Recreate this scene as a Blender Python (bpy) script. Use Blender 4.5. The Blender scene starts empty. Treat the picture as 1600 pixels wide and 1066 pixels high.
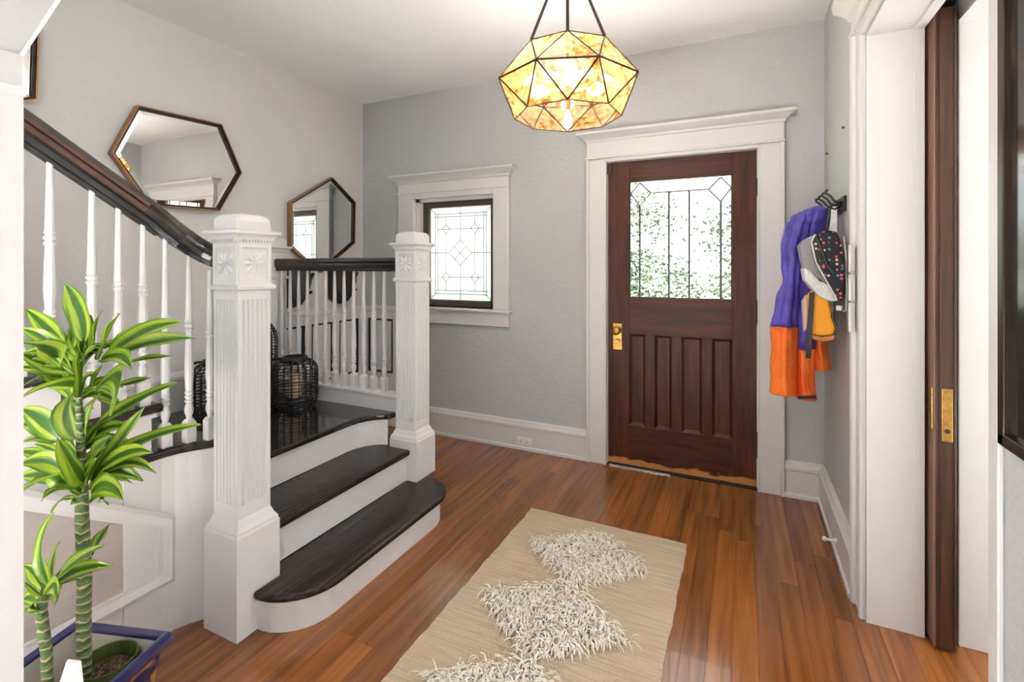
import bpy, bmesh, math, random
from mathutils import Vector, Matrix
random.seed(7)
S = bpy.context.scene
C = S.collection
PI = math.pi

# ------------------------------------------------------------------ camera, world, lights, exposure
FPX, CX, HZ, CAMH = 760.0, 800.0, 415.0, 1.37
YAW = math.atan2(360.0, 760.0)
cd = bpy.data.cameras.new('camera')
cd.sensor_width = 36.0
cd.lens = FPX / 1600.0 * 36.0
cd.shift_y = -(533.0 - HZ) / 1600.0
cd.clip_start = 0.02
cam = bpy.data.objects.new('camera', cd)
cam.location = (0, 0, CAMH)
cam.rotation_euler = (PI / 2, 0, YAW)
C.objects.link(cam)
S.camera = cam

w = bpy.data.worlds.new('World')
S.world = w
w.use_nodes = True
bg = w.node_tree.nodes['Background']
bg.inputs[0].default_value = (0.93, 0.97, 1.0, 1)
bg.inputs[1].default_value = 2.2

def area(name, loc, rot, sx, sy, power, col=(1, 1, 1)):
    l = bpy.data.lights.new(name, 'AREA')
    l.shape = 'RECTANGLE'
    l.size, l.size_y, l.energy, l.color = sx, sy, power, col
    o = bpy.data.objects.new(name, l)
    o.location, o.rotation_euler = loc, rot
    C.objects.link(o)
    return o

# added fill lamp, unseen in the room beyond the pocket door
area('side_room_fill', (4.0, 1.6, 1.6), (PI / 2, 0, PI / 2), 2.4, 1.9, 4, (1.0, 0.985, 0.97))
# sun through an added opening behind the viewer, onto added pale bounce flooring
sl_ = bpy.data.lights.new('sun', 'SUN')
sl_.energy, sl_.angle, sl_.color = 72.0, 0.02, (1.0, 0.985, 0.97)
so_ = bpy.data.objects.new('sun', sl_)
so_.rotation_euler = (0, math.radians(40), 0)
so_.location = (8, -2, 6)
C.objects.link(so_)

vs = S.view_settings
vs.view_transform = 'Standard'
vs.look = 'None'
vs.gamma = 1.0
vs.exposure = 1.0
vs.use_curve_mapping = False
S.cycles.max_bounces = 10
S.cycles.diffuse_bounces = 6
S.cycles.transparent_max_bounces = 24
S.cycles.caustics_refractive = False
S.cycles.caustics_reflective = False

# ------------------------------------------------------------------ helpers
def px(u, v, f):
    """a point f metres ahead of the standing point, for tracing plants and cloth"""
    r = (u - CX) / FPX * f
    c, s = math.cos(YAW), math.sin(YAW)
    return Vector((c * r - s * f, s * r + c * f, CAMH - (v - HZ) / FPX * f))

def lin(c):
    return tuple(((x / 255.0) / 12.92 if x / 255.0 < 0.04045 else ((x / 255.0 + 0.055) / 1.055) ** 2.4) for x in c)

def mat(name, col, rough=0.5, metal=0.0, var=None, bump=None, coat=0.0, rand=0.0, spec=0.5, coords='Object'):
    """col linear rgb; var=(scale xyz, colour2, lo, hi, detail); bump=(scale xyz, strength, distance, detail)"""
    m = bpy.data.materials.new(name)
    m.use_nodes = True
    nt = m.node_tree
    N, L = nt.nodes, nt.links
    b = N['Principled BSDF']
    b.inputs['Base Color'].default_value = (*col, 1)
    b.inputs['Roughness'].default_value = rough
    b.inputs['Metallic'].default_value = metal
    b.inputs['Coat Weight'].default_value = coat
    b.inputs['Specular IOR Level'].default_value = spec
    if not (var or bump or rand):
        return m
    tc = N.new('ShaderNodeTexCoord')
    src = tc.outputs[coords]
    oi = None
    if rand:
        oi = N.new('ShaderNodeObjectInfo')
        cmb = N.new('ShaderNodeVectorMath'); cmb.operation = 'SCALE'
        cmb.inputs[0].default_value = (37.0, 53.0, 11.0)
        L.new(oi.outputs['Random'], cmb.inputs['Scale'])
        add = N.new('ShaderNodeVectorMath'); add.operation = 'ADD'
        L.new(src, add.inputs[0]); L.new(cmb.outputs[0], add.inputs[1])
        src = add.outputs[0]
    colout = None
    if var:
        sc, c2, lo, hi, det = var
        mp = N.new('ShaderNodeMapping'); mp.inputs['Scale'].default_value = sc
        L.new(src, mp.inputs['Vector'])
        nz = N.new('ShaderNodeTexNoise'); nz.inputs['Scale'].default_value = 1.0
        nz.inputs['Detail'].default_value = det
        L.new(mp.outputs[0], nz.inputs['Vector'])
        rp = N.new('ShaderNodeValToRGB')
        rp.color_ramp.elements[0].position = lo
        rp.color_ramp.elements[1].position = hi
        rp.color_ramp.elements[0].color = (*col, 1)
        rp.color_ramp.elements[1].color = (*c2, 1)
        L.new(nz.outputs[0], rp.inputs[0])
        colout = rp.outputs[0]
    if rand:
        hs = N.new('ShaderNodeHueSaturation')
        mr = N.new('ShaderNodeMapRange')
        mr.inputs['To Min'].default_value = 1.0 - rand
        mr.inputs['To Max'].default_value = 1.0 + rand
        L.new(oi.outputs['Random'], mr.inputs[0])
        L.new(mr.outputs[0], hs.inputs['Value'])
        if colout:
            L.new(colout, hs.inputs['Color'])
        else:
            hs.inputs['Color'].default_value = (*col, 1)
        colout = hs.outputs[0]
    if colout:
        L.new(colout, b.inputs['Base Color'])
    if bump:
        sc, st, dist, det = bump
        mp = N.new('ShaderNodeMapping'); mp.inputs['Scale'].default_value = sc
        L.new(src, mp.inputs['Vector'])
        nz = N.new('ShaderNodeTexNoise'); nz.inputs['Scale'].default_value = 1.0
        nz.inputs['Detail'].default_value = det
        L.new(mp.outputs[0], nz.inputs['Vector'])
        bp = N.new('ShaderNodeBump')
        bp.inputs['Strength'].default_value = st
        bp.inputs['Distance'].default_value = dist
        L.new(nz.outputs[0], bp.inputs['Height'])
        L.new(bp.outputs[0], b.inputs['Normal'])
    return m

class MB:
    def __init__(self):
        self.v, self.f, self.uv = [], [], []
    def add(self, vs, fs):
        n = len(self.v)
        self.v += [tuple(p) for p in vs]
        self.f += [tuple(i + n for i in f) for f in fs]
        return self
    def box(self, x0, x1, y0, y1, z0, z1):
        return self.add([(x0, y0, z0), (x1, y0, z0), (x1, y1, z0), (x0, y1, z0), (x0, y0, z1), (x1, y0, z1), (x1, y1, z1), (x0, y1, z1)],
                        [(0, 3, 2, 1), (4, 5, 6, 7), (0, 1, 5, 4), (1, 2, 6, 5), (2, 3, 7, 6), (3, 0, 4, 7)])
    def ext(self, poly, vec):
        n = len(poly)
        v = Vector(vec)
        a = [Vector(p) for p in poly]
        return self.add(a + [p + v for p in a], [tuple(range(n))[::-1], tuple(range(n, 2 * n))] +
                        [(i, (i + 1) % n, n + (i + 1) % n, n + i) for i in range(n)])
    def loft(self, secs, caps=True, closed=True):
        n = len(secs[0])
        vs, fs = [], []
        for s in secs:
            vs += list(s)
        m = n if closed else n - 1
        for k in range(len(secs) - 1):
            for i in range(m):
                j = (i + 1) % n
                fs.append((k * n + i, k * n + j, (k + 1) * n + j, (k + 1) * n + i))
        if caps and closed:
            fs.append(tuple(range(n))[::-1])
            fs.append(tuple(range((len(secs) - 1) * n, len(secs) * n)))
        return self.add(vs, fs)
    def rects(self, levels):
        """levels: (z, x0, x1, y0, y1) from below upward: mitred mouldings round a block"""
        return self.loft([[(x0, y0, z), (x1, y0, z), (x1, y1, z), (x0, y1, z)] for z, x0, x1, y0, y1 in levels])
    def lathe(self, prof, c=(0, 0), n=12):
        return self.loft([[(c[0] + r * math.cos(2 * PI * i / n), c[1] + r * math.sin(2 * PI * i / n), z) for i in range(n)] for r, z in prof])
    def tube(self, path, r, n=6):
        P = [Vector(p) for p in path]
        R = r if isinstance(r, (list, tuple)) else [r] * len(P)
        secs = []
        nrm = None
        for i, p in enumerate(P):
            t = (P[min(i + 1, len(P) - 1)] - P[max(i - 1, 0)]).normalized()
            if nrm is None:
                nrm = t.orthogonal().normalized()
            nrm = (nrm - t * nrm.dot(t))
            nrm = nrm.normalized() if nrm.length > 1e-6 else t.orthogonal().normalized()
            bn = t.cross(nrm)
            secs.append([p + (nrm * math.cos(2 * PI * k / n) + bn * math.sin(2 * PI * k / n)) * R[i] for k in range(n)])
        return self.loft(secs)
    def sweep(self, path, prof):
        """profile (side, up) swept along path, up stays upright"""
        P = [Vector(p) for p in path]
        secs = []
        for i, p in enumerate(P):
            t = (P[min(i + 1, len(P) - 1)] - P[max(i - 1, 0)]).normalized()
            sd = t.cross(Vector((0, 0, 1))).normalized()
            up = sd.cross(t)
            secs.append([p + sd * a + up * b for a, b in prof])
        return self.loft(secs)
    def build(self, name, m, parent=None, smooth=False, bev=0.0, uv=None, seg=2):
        me = bpy.data.meshes.new(name)
        me.from_pydata(self.v, [], self.f)
        bm = bmesh.new()
        bm.from_mesh(me)
        bmesh.ops.recalc_face_normals(bm, faces=bm.faces[:])
        bm.to_mesh(me)
        bm.free()
        if uv:
            ul = me.uv_layers.new(name='UVMap')
            for lp in me.loops:
                ul.data[lp.index].uv = uv[lp.vertex_index]
        me.materials.append(m)
        if smooth:
            me.polygons.foreach_set('use_smooth', [True] * len(me.polygons))
        o = bpy.data.objects.new(name, me)
        C.objects.link(o)
        if bev:
            md = o.modifiers.new('bevel', 'BEVEL')
            md.width, md.segments, md.limit_method, md.angle_limit = bev, seg, 'ANGLE', 0.6
        if parent is not None:
            join(o, parent)
        return o

def join(o, parent):
    o.parent = parent
    o.matrix_parent_inverse = world_of(parent).inverted()

def world_of(o):
    mtx = Matrix.LocRotScale(o.location, o.rotation_euler, o.scale)
    if o.parent is not None:
        return world_of(o.parent) @ o.matrix_parent_inverse @ mtx
    return mtx

def thing(name, loc, label=None, cat=None, group=None, kind=None):
    o = bpy.data.objects.new(name, None)
    o.empty_display_size = 0.05
    o.location = loc
    C.objects.link(o)
    return tag(o, label, cat, group, kind)

def tag(o, label=None, cat=None, group=None, kind=None):
    if label: o['label'] = label
    if cat: o['category'] = cat
    if group: o['group'] = group
    if kind: o['kind'] = kind
    return o

def st(name, mb, m, **k):
    return tag(mb.build(name, m, **k), kind='structure')

def box(*a):
    return MB().box(*a)

# ------------------------------------------------------------------ materials
WHITE = mat('white_paint', (0.68, 0.67, 0.668), 0.38, bump=((30, 30, 30), 0.05, 0.01, 2))
WHITE2 = mat('white_riser_paint', (0.66, 0.645, 0.638), 0.45, bump=((26, 26, 26), 0.08, 0.01, 2))
GREY = mat('grey_wall_paint', (0.475, 0.485, 0.495), 0.62, bump=((48, 48, 48), 0.22, 0.02, 3))
LGREY = mat('stairwell_wall_paint', (0.67, 0.66, 0.645), 0.6, bump=((22, 22, 22), 0.18, 0.02, 3))
CEIL = mat('ceiling_paint', (0.92, 0.93, 0.945), 0.8)
BOUNCE = mat('pale_bounce_floor', (0.88, 0.87, 0.85), 0.95)  # unseen pale floor added to bounce sun up to the ceiling
BOUNCEB = mat('side_bounce_floor', (0.27, 0.26, 0.25), 0.95)  # unseen side-room floor, tone set for the sunlight it bounces
TAUPE = mat('taupe_panel_paint', (0.44, 0.385, 0.35), 0.6, bump=((9, 9, 60), 0.2, 0.02, 2))
OAK = mat('floor_oak', (0.30, 0.105, 0.025), 0.21, var=((34, 1.6, 34), (0.155, 0.050, 0.012), 0.38, 0.70, 7), bump=((60, 3, 60), 0.05, 0.005, 4), rand=0.26, coat=0.3)
EBONY = mat('ebony_stain', (0.013, 0.010, 0.009), 0.26, var=((60, 2.5, 60), (0.070, 0.047, 0.036), 0.42, 0.8, 7), bump=((70, 5, 70), 0.10, 0.006, 4), coat=0.0, spec=0.32)
EBONYG = mat('polished_ebony_stain', (0.012, 0.009, 0.008), 0.10, var=((70, 4, 70), (0.026, 0.020, 0.017), 0.4, 0.8, 6), bump=((40, 5, 40), 0.06, 0.006, 3), coat=0.3)
RAILM = mat('handrail_stain', (0.010, 0.008, 0.007), 0.28, coat=0.35)
DOORW = mat('front_door_oak', (0.088, 0.026, 0.011), 0.40, var=((40, 40, 3.2), (0.036, 0.011, 0.006), 0.36, 0.68, 8), bump=((70, 70, 5), 0.12, 0.006, 4), rand=0.12, spec=0.28)
DOORH = mat('front_door_oak_cross', (0.088, 0.026, 0.011), 0.40, var=((3.2, 40, 40), (0.036, 0.011, 0.006), 0.36, 0.68, 8), bump=((5, 70, 70), 0.12, 0.006, 4), rand=0.12, spec=0.28)
POCK = mat('pocket_door_wood', (0.085, 0.034, 0.016), 0.4, var=((50, 50, 2.5), (0.035, 0.015, 0.009), 0.35, 0.7, 6), rand=0.1)
POCKF = mat('pocket_door_face', (0.24, 0.13, 0.085), 0.5, var=((40, 40, 2.0), (0.18, 0.09, 0.055), 0.4, 0.7, 5))
SASH = mat('window_sash_wood', (0.085, 0.060, 0.050), 0.5, var=((6, 40, 40), (0.055, 0.040, 0.034), 0.4, 0.7, 5))
BLACK = mat('black_metal', (0.010, 0.010, 0.011), 0.42)
DARK = mat('dark_gap', (0.012, 0.010, 0.009), 0.9)
NAVY = mat('navy_line_paint', (0.010, 0.011, 0.022), 0.5)
BRASS = mat('aged_brass', (0.62, 0.36, 0.09), 0.30, 1.0, var=((60, 60, 60), (0.40, 0.24, 0.08), 0.4, 0.7, 3))
BRONZE = mat('bronze_frame', (0.36, 0.20, 0.10), 0.34, 1.0)
BRONZED = mat('dark_bronze_frame', (0.045, 0.030, 0.022), 0.35, 0.6)
MIRROR = mat('mirror_glass', (0.90, 0.91, 0.90), 0.012, 1.0)
LEAD = mat('lead_came', (0.10, 0.10, 0.105), 0.5, 0.5)
LEADL = mat('pale_zinc_came', (0.25, 0.25, 0.26), 0.5, 0.3)
LEADW = mat('window_came', (0.42, 0.42, 0.43), 0.5, 0.1)
ALU = mat('bright_metal', (0.8, 0.8, 0.8), 0.25, 1.0)
PLAST = mat('white_plastic', (0.8, 0.8, 0.79), 0.35)

def wear_door(m, axis_scale):
    """bare wood where the bottom edge has lost its stain"""
    nt = m.node_tree; N, L = nt.nodes, nt.links
    b = N['Principled BSDF']
    old = b.inputs['Base Color'].links[0].from_socket
    g = N.new('ShaderNodeNewGeometry')
    sx = N.new('ShaderNodeSeparateXYZ'); L.new(g.outputs['Position'], sx.inputs[0])
    mp = N.new('ShaderNodeMapping'); mp.inputs['Scale'].default_value = (9, 9, 30); L.new(g.outputs['Position'], mp.inputs['Vector'])
    nz = N.new('ShaderNodeTexNoise'); nz.inputs['Scale'].default_value = 1.0; nz.inputs['Detail'].default_value = 6; L.new(mp.outputs[0], nz.inputs['Vector'])
    ad = N.new('ShaderNodeMath'); ad.operation = 'MULTIPLY_ADD'; ad.inputs[1].default_value = -0.11; L.new(nz.outputs[0], ad.inputs[0]); L.new(sx.outputs['Z'], ad.inputs[2])
    lt = N.new('ShaderNodeMapRange'); lt.inputs['From Min'].default_value = -0.012; lt.inputs['From Max'].default_value = 0.0
    lt.inputs['To Min'].default_value = 1; lt.inputs['To Max'].default_value = 0; L.new(ad.outputs[0], lt.inputs[0])
    mx = N.new('ShaderNodeMix'); mx.data_type = 'RGBA'; L.new(lt.outputs[0], mx.inputs[0]); L.new(old, mx.inputs[6])
    mx.inputs[7].default_value = (0.50, 0.22, 0.075, 1)
    L.new(mx.outputs[2], b.inputs['Base Color'])
wear_door(DOORW, 0)
wear_door(DOORH, 0)

def glass_mat(name, tint, gloss, milk=0.0, milkcol=(1, 1, 1), grain=None):
    m = bpy.data.materials.new(name); m.use_nodes = True
    nt = m.node_tree; N, L = nt.nodes, nt.links
    N.remove(N['Principled BSDF'])
    out = N['Material Output']
    tr = N.new('ShaderNodeBsdfTransparent'); tr.inputs[0].default_value = (*tint, 1)
    gl = N.new('ShaderNodeBsdfGlossy'); gl.inputs['Roughness'].default_value = 0.06
    mx = N.new('ShaderNodeMixShader'); mx.inputs[0].default_value = gloss
    if grain:
        tq = N.new('ShaderNodeTexCoord')
        nq = N.new('ShaderNodeTexNoise'); nq.inputs['Scale'].default_value = grain * .8; nq.inputs['Detail'].default_value = 6
        n2 = N.new('ShaderNodeTexNoise'); n2.inputs['Scale'].default_value = 6.0
        L.new(tq.outputs['Object'], nq.inputs['Vector']); L.new(tq.outputs['Object'], n2.inputs['Vector'])
        ml = N.new('ShaderNodeMath'); ml.operation = 'MULTIPLY'; L.new(nq.outputs[0], ml.inputs[0]); L.new(n2.outputs[0], ml.inputs[1])
        rq = N.new('ShaderNodeValToRGB'); rq.color_ramp.elements[0].position = .22; rq.color_ramp.elements[1].position = .36
        rq.color_ramp.elements[0].color = (*tint, 1); rq.color_ramp.elements[1].color = (.62, .38, .14, 1)
        L.new(ml.outputs[0], rq.inputs[0]); L.new(rq.outputs[0], tr.inputs[0])
    L.new(tr.outputs[0], mx.inputs[1]); L.new(gl.outputs[0], mx.inputs[2])
    last = mx
    if milk:
        tl = N.new('ShaderNodeBsdfTranslucent'); tl.inputs[0].default_value = (*milkcol, 1)
        df = N.new('ShaderNodeBsdfDiffuse'); df.inputs[0].default_value = (*milkcol, 1)
        a = N.new('ShaderNodeMixShader'); a.inputs[0].default_value = 0.35
        L.new(tl.outputs[0], a.inputs[1]); L.new(df.outputs[0], a.inputs[2])
        m2 = N.new('ShaderNodeMixShader'); m2.inputs[0].default_value = milk
        L.new(last.outputs[0], m2.inputs[1]); L.new(a.outputs[0], m2.inputs[2])
        if grain:
            tc = N.new('ShaderNodeTexCoord')
            nz = N.new('ShaderNodeTexNoise'); nz.inputs['Scale'].default_value = grain; nz.inputs['Detail'].default_value = 5
            L.new(tc.outputs['Object'], nz.inputs['Vector'])
            mr = N.new('ShaderNodeMapRange'); mr.inputs['From Min'].default_value = 0.35; mr.inputs['From Max'].default_value = 0.65
            mr.inputs['To Min'].default_value = max(0.01, milk - 0.08); mr.inputs['To Max'].default_value = min(1, milk + 0.22)
            L.new(nz.outputs[0], mr.inputs[0]); L.new(mr.outputs[0], m2.inputs[0])
        last = m2
    L.new(last.outputs[0], out.inputs[0])
    return m
CLEAR = glass_mat('clear_bevelled_glass', (0.97, 0.99, 0.985), 0.05)
OBSC = glass_mat('obscure_window_glass', (0.62, 0.63, 0.63), 0.04, 0.45, (0.86, 0.87, 0.88))
AMBER = glass_mat('seeded_amber_glass', (1.0, 0.95, 0.87), 0.06, 0.075, (1.0, 0.62, 0.24), 46)
PLASTCLEAR = glass_mat('clear_vinyl', (0.95, 0.96, 0.97), 0.14, 0.55, (0.92, 0.92, 0.93))

# ------------------------------------------------------------------ room shell
YB, XL, XR, ZC = 3.33, -3.04, 0.43, 2.80
RY = -3.6
b = MB()
DX0, DX1, DZ = -0.845, 0.083, 2.082          # front door opening
WX0, WX1, WZ0, WZ1 = -2.465, -1.722, 1.035, 1.92
b.box(XL - .2, WX0, YB, YB + .2, 0, ZC).box(WX0, WX1, YB, YB + .2, 0, WZ0).box(WX0, WX1, YB, YB + .2, WZ1, ZC)
b.box(WX1, DX0, YB, YB + .2, 0, ZC).box(DX0, DX1, YB, YB + .2, DZ, ZC).box(DX1, XR, YB, YB + .2, 0, ZC)
st('wall_back', b, GREY)
st('wall_left', box(XL - .2, XL, RY, YB, 0, ZC), LGREY)
OY0, OY1, OZ = 1.219, 2.28, 2.262            # cased opening with the pocket door
b = MB()
b.box(XR, .606, OY1, YB + .2, 0, ZC).box(.702, .88, OY1, YB + .2, 0, ZC).box(.606, .702, YB, YB + .2, 0, ZC)
b.box(XR, .606, OY0, OY1, OZ, ZC).box(.702, .88, OY0, OY1, OZ, ZC).box(.606, .702, OY0, YB, 2.36, ZC)
b.box(XR, .88, -.1, OY0, 0, ZC).box(XR, .55, RY, -1.9, 0, ZC).box(XR, .55, -1.9, -.7, 0, .9).box(XR, .55, -1.9, -.7, 2.7, ZC).box(XR, .55, -.7, -.1, 0, ZC)  # side opening behind the viewer is added to let the sun in
st('wall_right', b, GREY)
st('wall_rear', box(XL - .2, .88, RY - .2, RY, 0, ZC), LGREY)
b = MB()
b.box(4.15, 4.3, -.2, 3.53, 0, .6).box(4.15, 4.3, -.2, 3.53, 2.6, ZC).box(4.15, 4.3, -.2, .4, .6, 2.6).box(4.15, 4.3, 2.8, 3.53, .6, 2.6)
b.box(.88, 4.3, 3.33, 3.53, 0, ZC).box(.88, 4.3, -.3, -.1, 0, ZC)
st('wall_side_room', b, LGREY)
st('ceiling', MB().box(XL - .2, .55, RY - .2, YB + .2, ZC, ZC + .15).box(.55, .88, -.3, YB + .2, ZC, ZC + .15).box(.88, 4.3, -.3, YB + .2, ZC, ZC + .15), CEIL)
FLOOR = st('floor', MB().box(XL - .2, .88, RY - .2, YB + .2, -.12, -.006).box(.88, 4.3, -.3, YB + .2, -.12, -.006), DARK)
st('floor_beyond', box(1.1, 4.15, .15, YB, -.006, 0), BOUNCEB)  # flooring added out of view to bounce sun through the opening
st('floor_beyond_edge', box(.92, 1.1, .15, YB, -.006, 0), OAK)
st('floor_bounce', MB().box(XL, .43, RY, .15, -.006, .004).box(.88, 4.15, -.1, .15, -.006, .004), BOUNCE)  # added reflector flooring, out of view

# oak strip floor, one board at a time
PW = 0.083
x = -3.02
while x < 0.92:
    x1 = x + PW
    spans = []
    if x1 < -2.0: spans = [(2.34, 3.31)]
    elif x1 < -1.84: spans = [(.15, 1.30), (2.34, 3.31)]
    else: spans = [(.15, 3.31)]
    if x > XR - .03: spans = [(.15, 2.275)] if x < .60 or x > .69 else [(.15, 2.6)]
    if x > DX0 and x1 < DX1: spans = [(.15, 3.36)]
    for a, e in spans:
        y = a - random.uniform(0, .5)
        while y < e - .01:
            ln = random.choice([.45, .6, .8, 1.0, 1.25, 1.5])
            y1 = min(y + ln, e)
            if e - y1 < .15: y1 = e
            ya = max(y, a)
            if y1 - ya > .02:
                MB().box(x + .0005, x1 - .0005, ya + .0006, y1 - .0006, -.006, 0).build('plank', OAK, FLOOR)
            y = y1
    x = x1

# baseboards
def base_profile(off, inw):
    return [(off(0, 0)), (off(inw, 0))]
b = MB()
def bb_back(b, x0, x1):
    poly = [(3.33, 0), (3.294, 0), (3.294, .018), (3.302, .026), (3.302, .160), (3.296, .164), (3.296, .180), (3.304, .190), (3.310, .205), (3.33, .212)]
    b.ext([(x0, y, z) for y, z in poly], (x1 - x0, 0, 0))
bb_back(b, -2.64, -.985); bb_back(b, .226, XR - .004)
st('baseboard_back', b, WHITE)
b = MB()
poly = [(.43, 0), (.394, 0), (.394, .018), (.402, .026), (.402, .160), (.396, .164), (.396, .180), (.404, .190), (.410, .205), (.43, .212)]
b.ext([(xx, 2.402, z) for xx, z in poly], (0, 3.296 - 2.402, 0))
st('baseboard_right', b, WHITE)
b = MB()
poly = [(-3.04, .508), (-3.012, .508), (-3.012, .690), (-3.004, .696), (-3.004, .712), (-3.014, .726), (-3.022, .742), (-3.04, .745)]
b.ext([(xx, 1.24, z) for xx, z in poly], (0, 1.0, 0))
st('baseboard_left', b, WHITE)

# nook wainscot with thin dark panel outlines
W4 = thing('trim_4', (-3.0, 2.9, 0), kind='structure')
MB().box(XL, -3.022, 2.42, YB, 0, .985).box(-3.022, -2.64, 3.312, YB, 0, .985).build('wainscot_board', WHITE, W4)
MB().box(XL, -3.006, 2.42, YB, .985, 1.022).box(-3.006, -2.64, 3.296, YB, .985, 1.022).build('wainscot_cap', WHITE, W4, bev=.006)
MB().box(XL, -3.010, 2.42, YB, 0, .2).box(-3.010, -2.64, 3.300, YB, 0, .2).build('wainscot_base', WHITE, W4, bev=.004)
for y0, y1 in ((2.48, 2.672), (2.748, 2.960), (3.034, 3.240)):
    m = MB().box(-3.022, -3.017, y0, y1, .897, .912).box(-3.022, -3.017, y0, y1, .447, .462)
    m.box(-3.022, -3.017, y0, y0 + .006, .447, .912).box(-3.022, -3.006, y1 - .020, y1, .447, .912)
    m.build('panel_outline', NAVY, W4)
MB().box(-2.955, -2.695, 3.306, 3.312, .897, .912).box(-2.955, -2.695, 3.306, 3.312, .452, .467).box(-2.955, -2.938, 3.304, 3.312, .452, .912).box(-2.703, -2.695, 3.306, 3.312, .452, .912).build('panel_outline', NAVY, W4)

# ------------------------------------------------------------------ front window
W = thing('window_1', (-2.09, YB, 1.03), kind='structure')
MB().box(-2.622, WX0, 3.292, YB, WZ0 - .005, 1.967).build('casing_board', WHITE, W, bev=.004)
MB().box(WX1, -1.588, 3.292, YB, WZ0 - .005, 1.967).build('casing_board', WHITE, W, bev=.004)
MB().box(WX0, WX1, 3.292, YB, 1.92, 1.967).build('casing_board', WHITE, W, bev=.003)
MB().box(-2.63, -1.582, 3.284, YB, 1.962, 1.978).box(-2.622, -1.588, 3.292, YB, 1.978, 2.052).build('frieze', WHITE, W, bev=.003)
MB().rects([(2.045, -2.622, -1.588, 3.292, YB), (2.052, -2.632, -1.578, 3.282, YB), (2.066, -2.636, -1.574, 3.278, YB), (2.082, -2.658, -1.556, 3.258, YB), (2.100, -2.676, -1.540, 3.240, YB), (2.104, -2.684, -1.534, 3.234, YB), (2.117, -2.684, -1.534, 3.234, YB)]).build('cornice', WHITE, W)
MB().box(-2.64, -1.570, 3.262, YB + .05, 1.010, 1.032).build('sill', WHITE, W, bev=.008)
MB().box(-2.615, -1.595, 3.300, YB, .904, 1.010).build('apron', WHITE, W, bev=.003)
MB().box(WX0, -2.425, YB, 3.50, WZ0, WZ1).box(-1.727, WX1, YB, 3.5, WZ0, WZ1).box(WX0, WX1, YB, 3.5, 1.893, WZ1).box(WX0, WX1, YB, 3.53, 1.02, WZ0).build('jamb_lining', WHITE, W)
GX0, GX1, GZ0, GZ1 = -2.365, -1.785, 1.088, 1.847
SF = thing('sash', (-2.07, 3.40, 1.04)); join(SF, W)
MB().box(-2.425, GX0, 3.375, 3.42, 1.036, 1.892).build('sash_stile', SASH, SF, bev=.003)
MB().box(GX1, -1.727, 3.375, 3.42, 1.036, 1.892).build('sash_stile', SASH, SF, bev=.003)
MB().box(GX0, GX1, 3.375, 3.42, GZ1, 1.892).build('sash_rail', SASH, SF, bev=.003)
MB().box(GX0, GX1, 3.375, 3.42, 1.036, GZ0).build('sash_rail', SASH, SF, bev=.003)
gw, gh = GX1 - GX0, GZ1 - GZ0
def wp(u, v):
    return Vector((GX0 + u * gw, 3.398, GZ1 - v * gh))
def came(segs, fn, r, name, m, parent):
    k = MB()
    for (a, e, bb, d) in segs:
        k.tube([fn(a, e), fn(bb, d)], r, 5)
    k.build(name, m, parent)
lo = [0, .105, .5, .895, 1]
for i in range(4):
    for j, (v0, v1) in enumerate(((0, .09), (.09, .5), (.5, .91), (.91, 1))):
        p0, p1 = wp(lo[i], v1), wp(lo[i + 1], v0)
        MB().box(p0.x, p1.x, 3.396, 3.400, p0.z, p1.z).build('pane', OBSC, SF)
sg = [(.085, .06, .085, .94), (.125, .06, .125, .94), (.875, .06, .875, .94), (.915, .06, .915, .94), (.06, .07, .94, .07), (.06, .10, .94, .10), (.06, .90, .94, .90), (.06, .935, .94, .935),
      (.5, 0, .5, .355), (.5, .625, .5, 1), (.125, .235, .875, .235), (0, .49, .30, .49), (.69, .49, 1, .49), (.125, .755, .875, .755), (0, 0, .085, .06), (1, 0, .915, .06), (0, 1, .085, .94), (1, 1, .915, .94)]
for cx_, cz_ in ((.265, .235), (.735, .235), (.265, .755), (.735, .755)):
    a_, b_ = .065, .05
    sg += [(cx_ - a_, cz_, cx_, cz_ - b_), (cx_, cz_ - b_, cx_ + a_, cz_), (cx_ + a_, cz_, cx_, cz_ + b_), (cx_, cz_ + b_, cx_ - a_, cz_)]
for cx_ in (.265, .735):
    sg += [(cx_, .10, cx_, .185), (cx_, .285, cx_, .705), (cx_, .805, cx_, .90)]
a_, b_ = .19, .135
sg += [(.5 - a_, .49, .5, .49 - b_), (.5, .49 - b_, .5 + a_, .49), (.5 + a_, .49, .5, .49 + b_), (.5, .49 + b_, .5 - a_, .49), (.5 - a_ / 2, .49 - b_ / 2, .5 + a_ / 2, .49 + b_ / 2), (.5 - a_ / 2, .49 + b_ / 2, .5 + a_ / 2, .49 - b_ / 2)]
came(sg, wp, .0033, 'came', LEADW, SF)

# ------------------------------------------------------------------ front door casing and door
T = thing('trim_1', (-.38, YB, 0), kind='structure')
for x0, x1 in ((-.985, DX0), (DX1, .226)):
    MB().box(x0, x1, 3.296, YB, 0, 2.105).build('casing_board', WHITE, T, bev=.004)
    e0, e1 = (x0, x0 + .022) if x0 < -.5 else (x1 - .022, x1)
    MB().box(e0, e1, 3.284, 3.296, 0, 2.105).build('back_band', WHITE, T, bev=.004)
    i0, i1 = (x1 - .012, x1) if x0 < -.5 else (x0, x0 + .012)
    MB().box(i0, i1, 3.290, 3.296, 0, 2.082).build('edge_bead', WHITE, T, bev=.003)
MB().box(DX0, DX1, 3.296, YB, 2.082, 2.105).build('casing_board', WHITE, T)
MB().box(-.992, .233, 3.280, YB, 2.105, 2.120).build('bead', WHITE, T, bev=.005)
MB().box(-.982, .224, 3.292, YB, 2.120, 2.226).build('frieze', WHITE, T)
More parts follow.
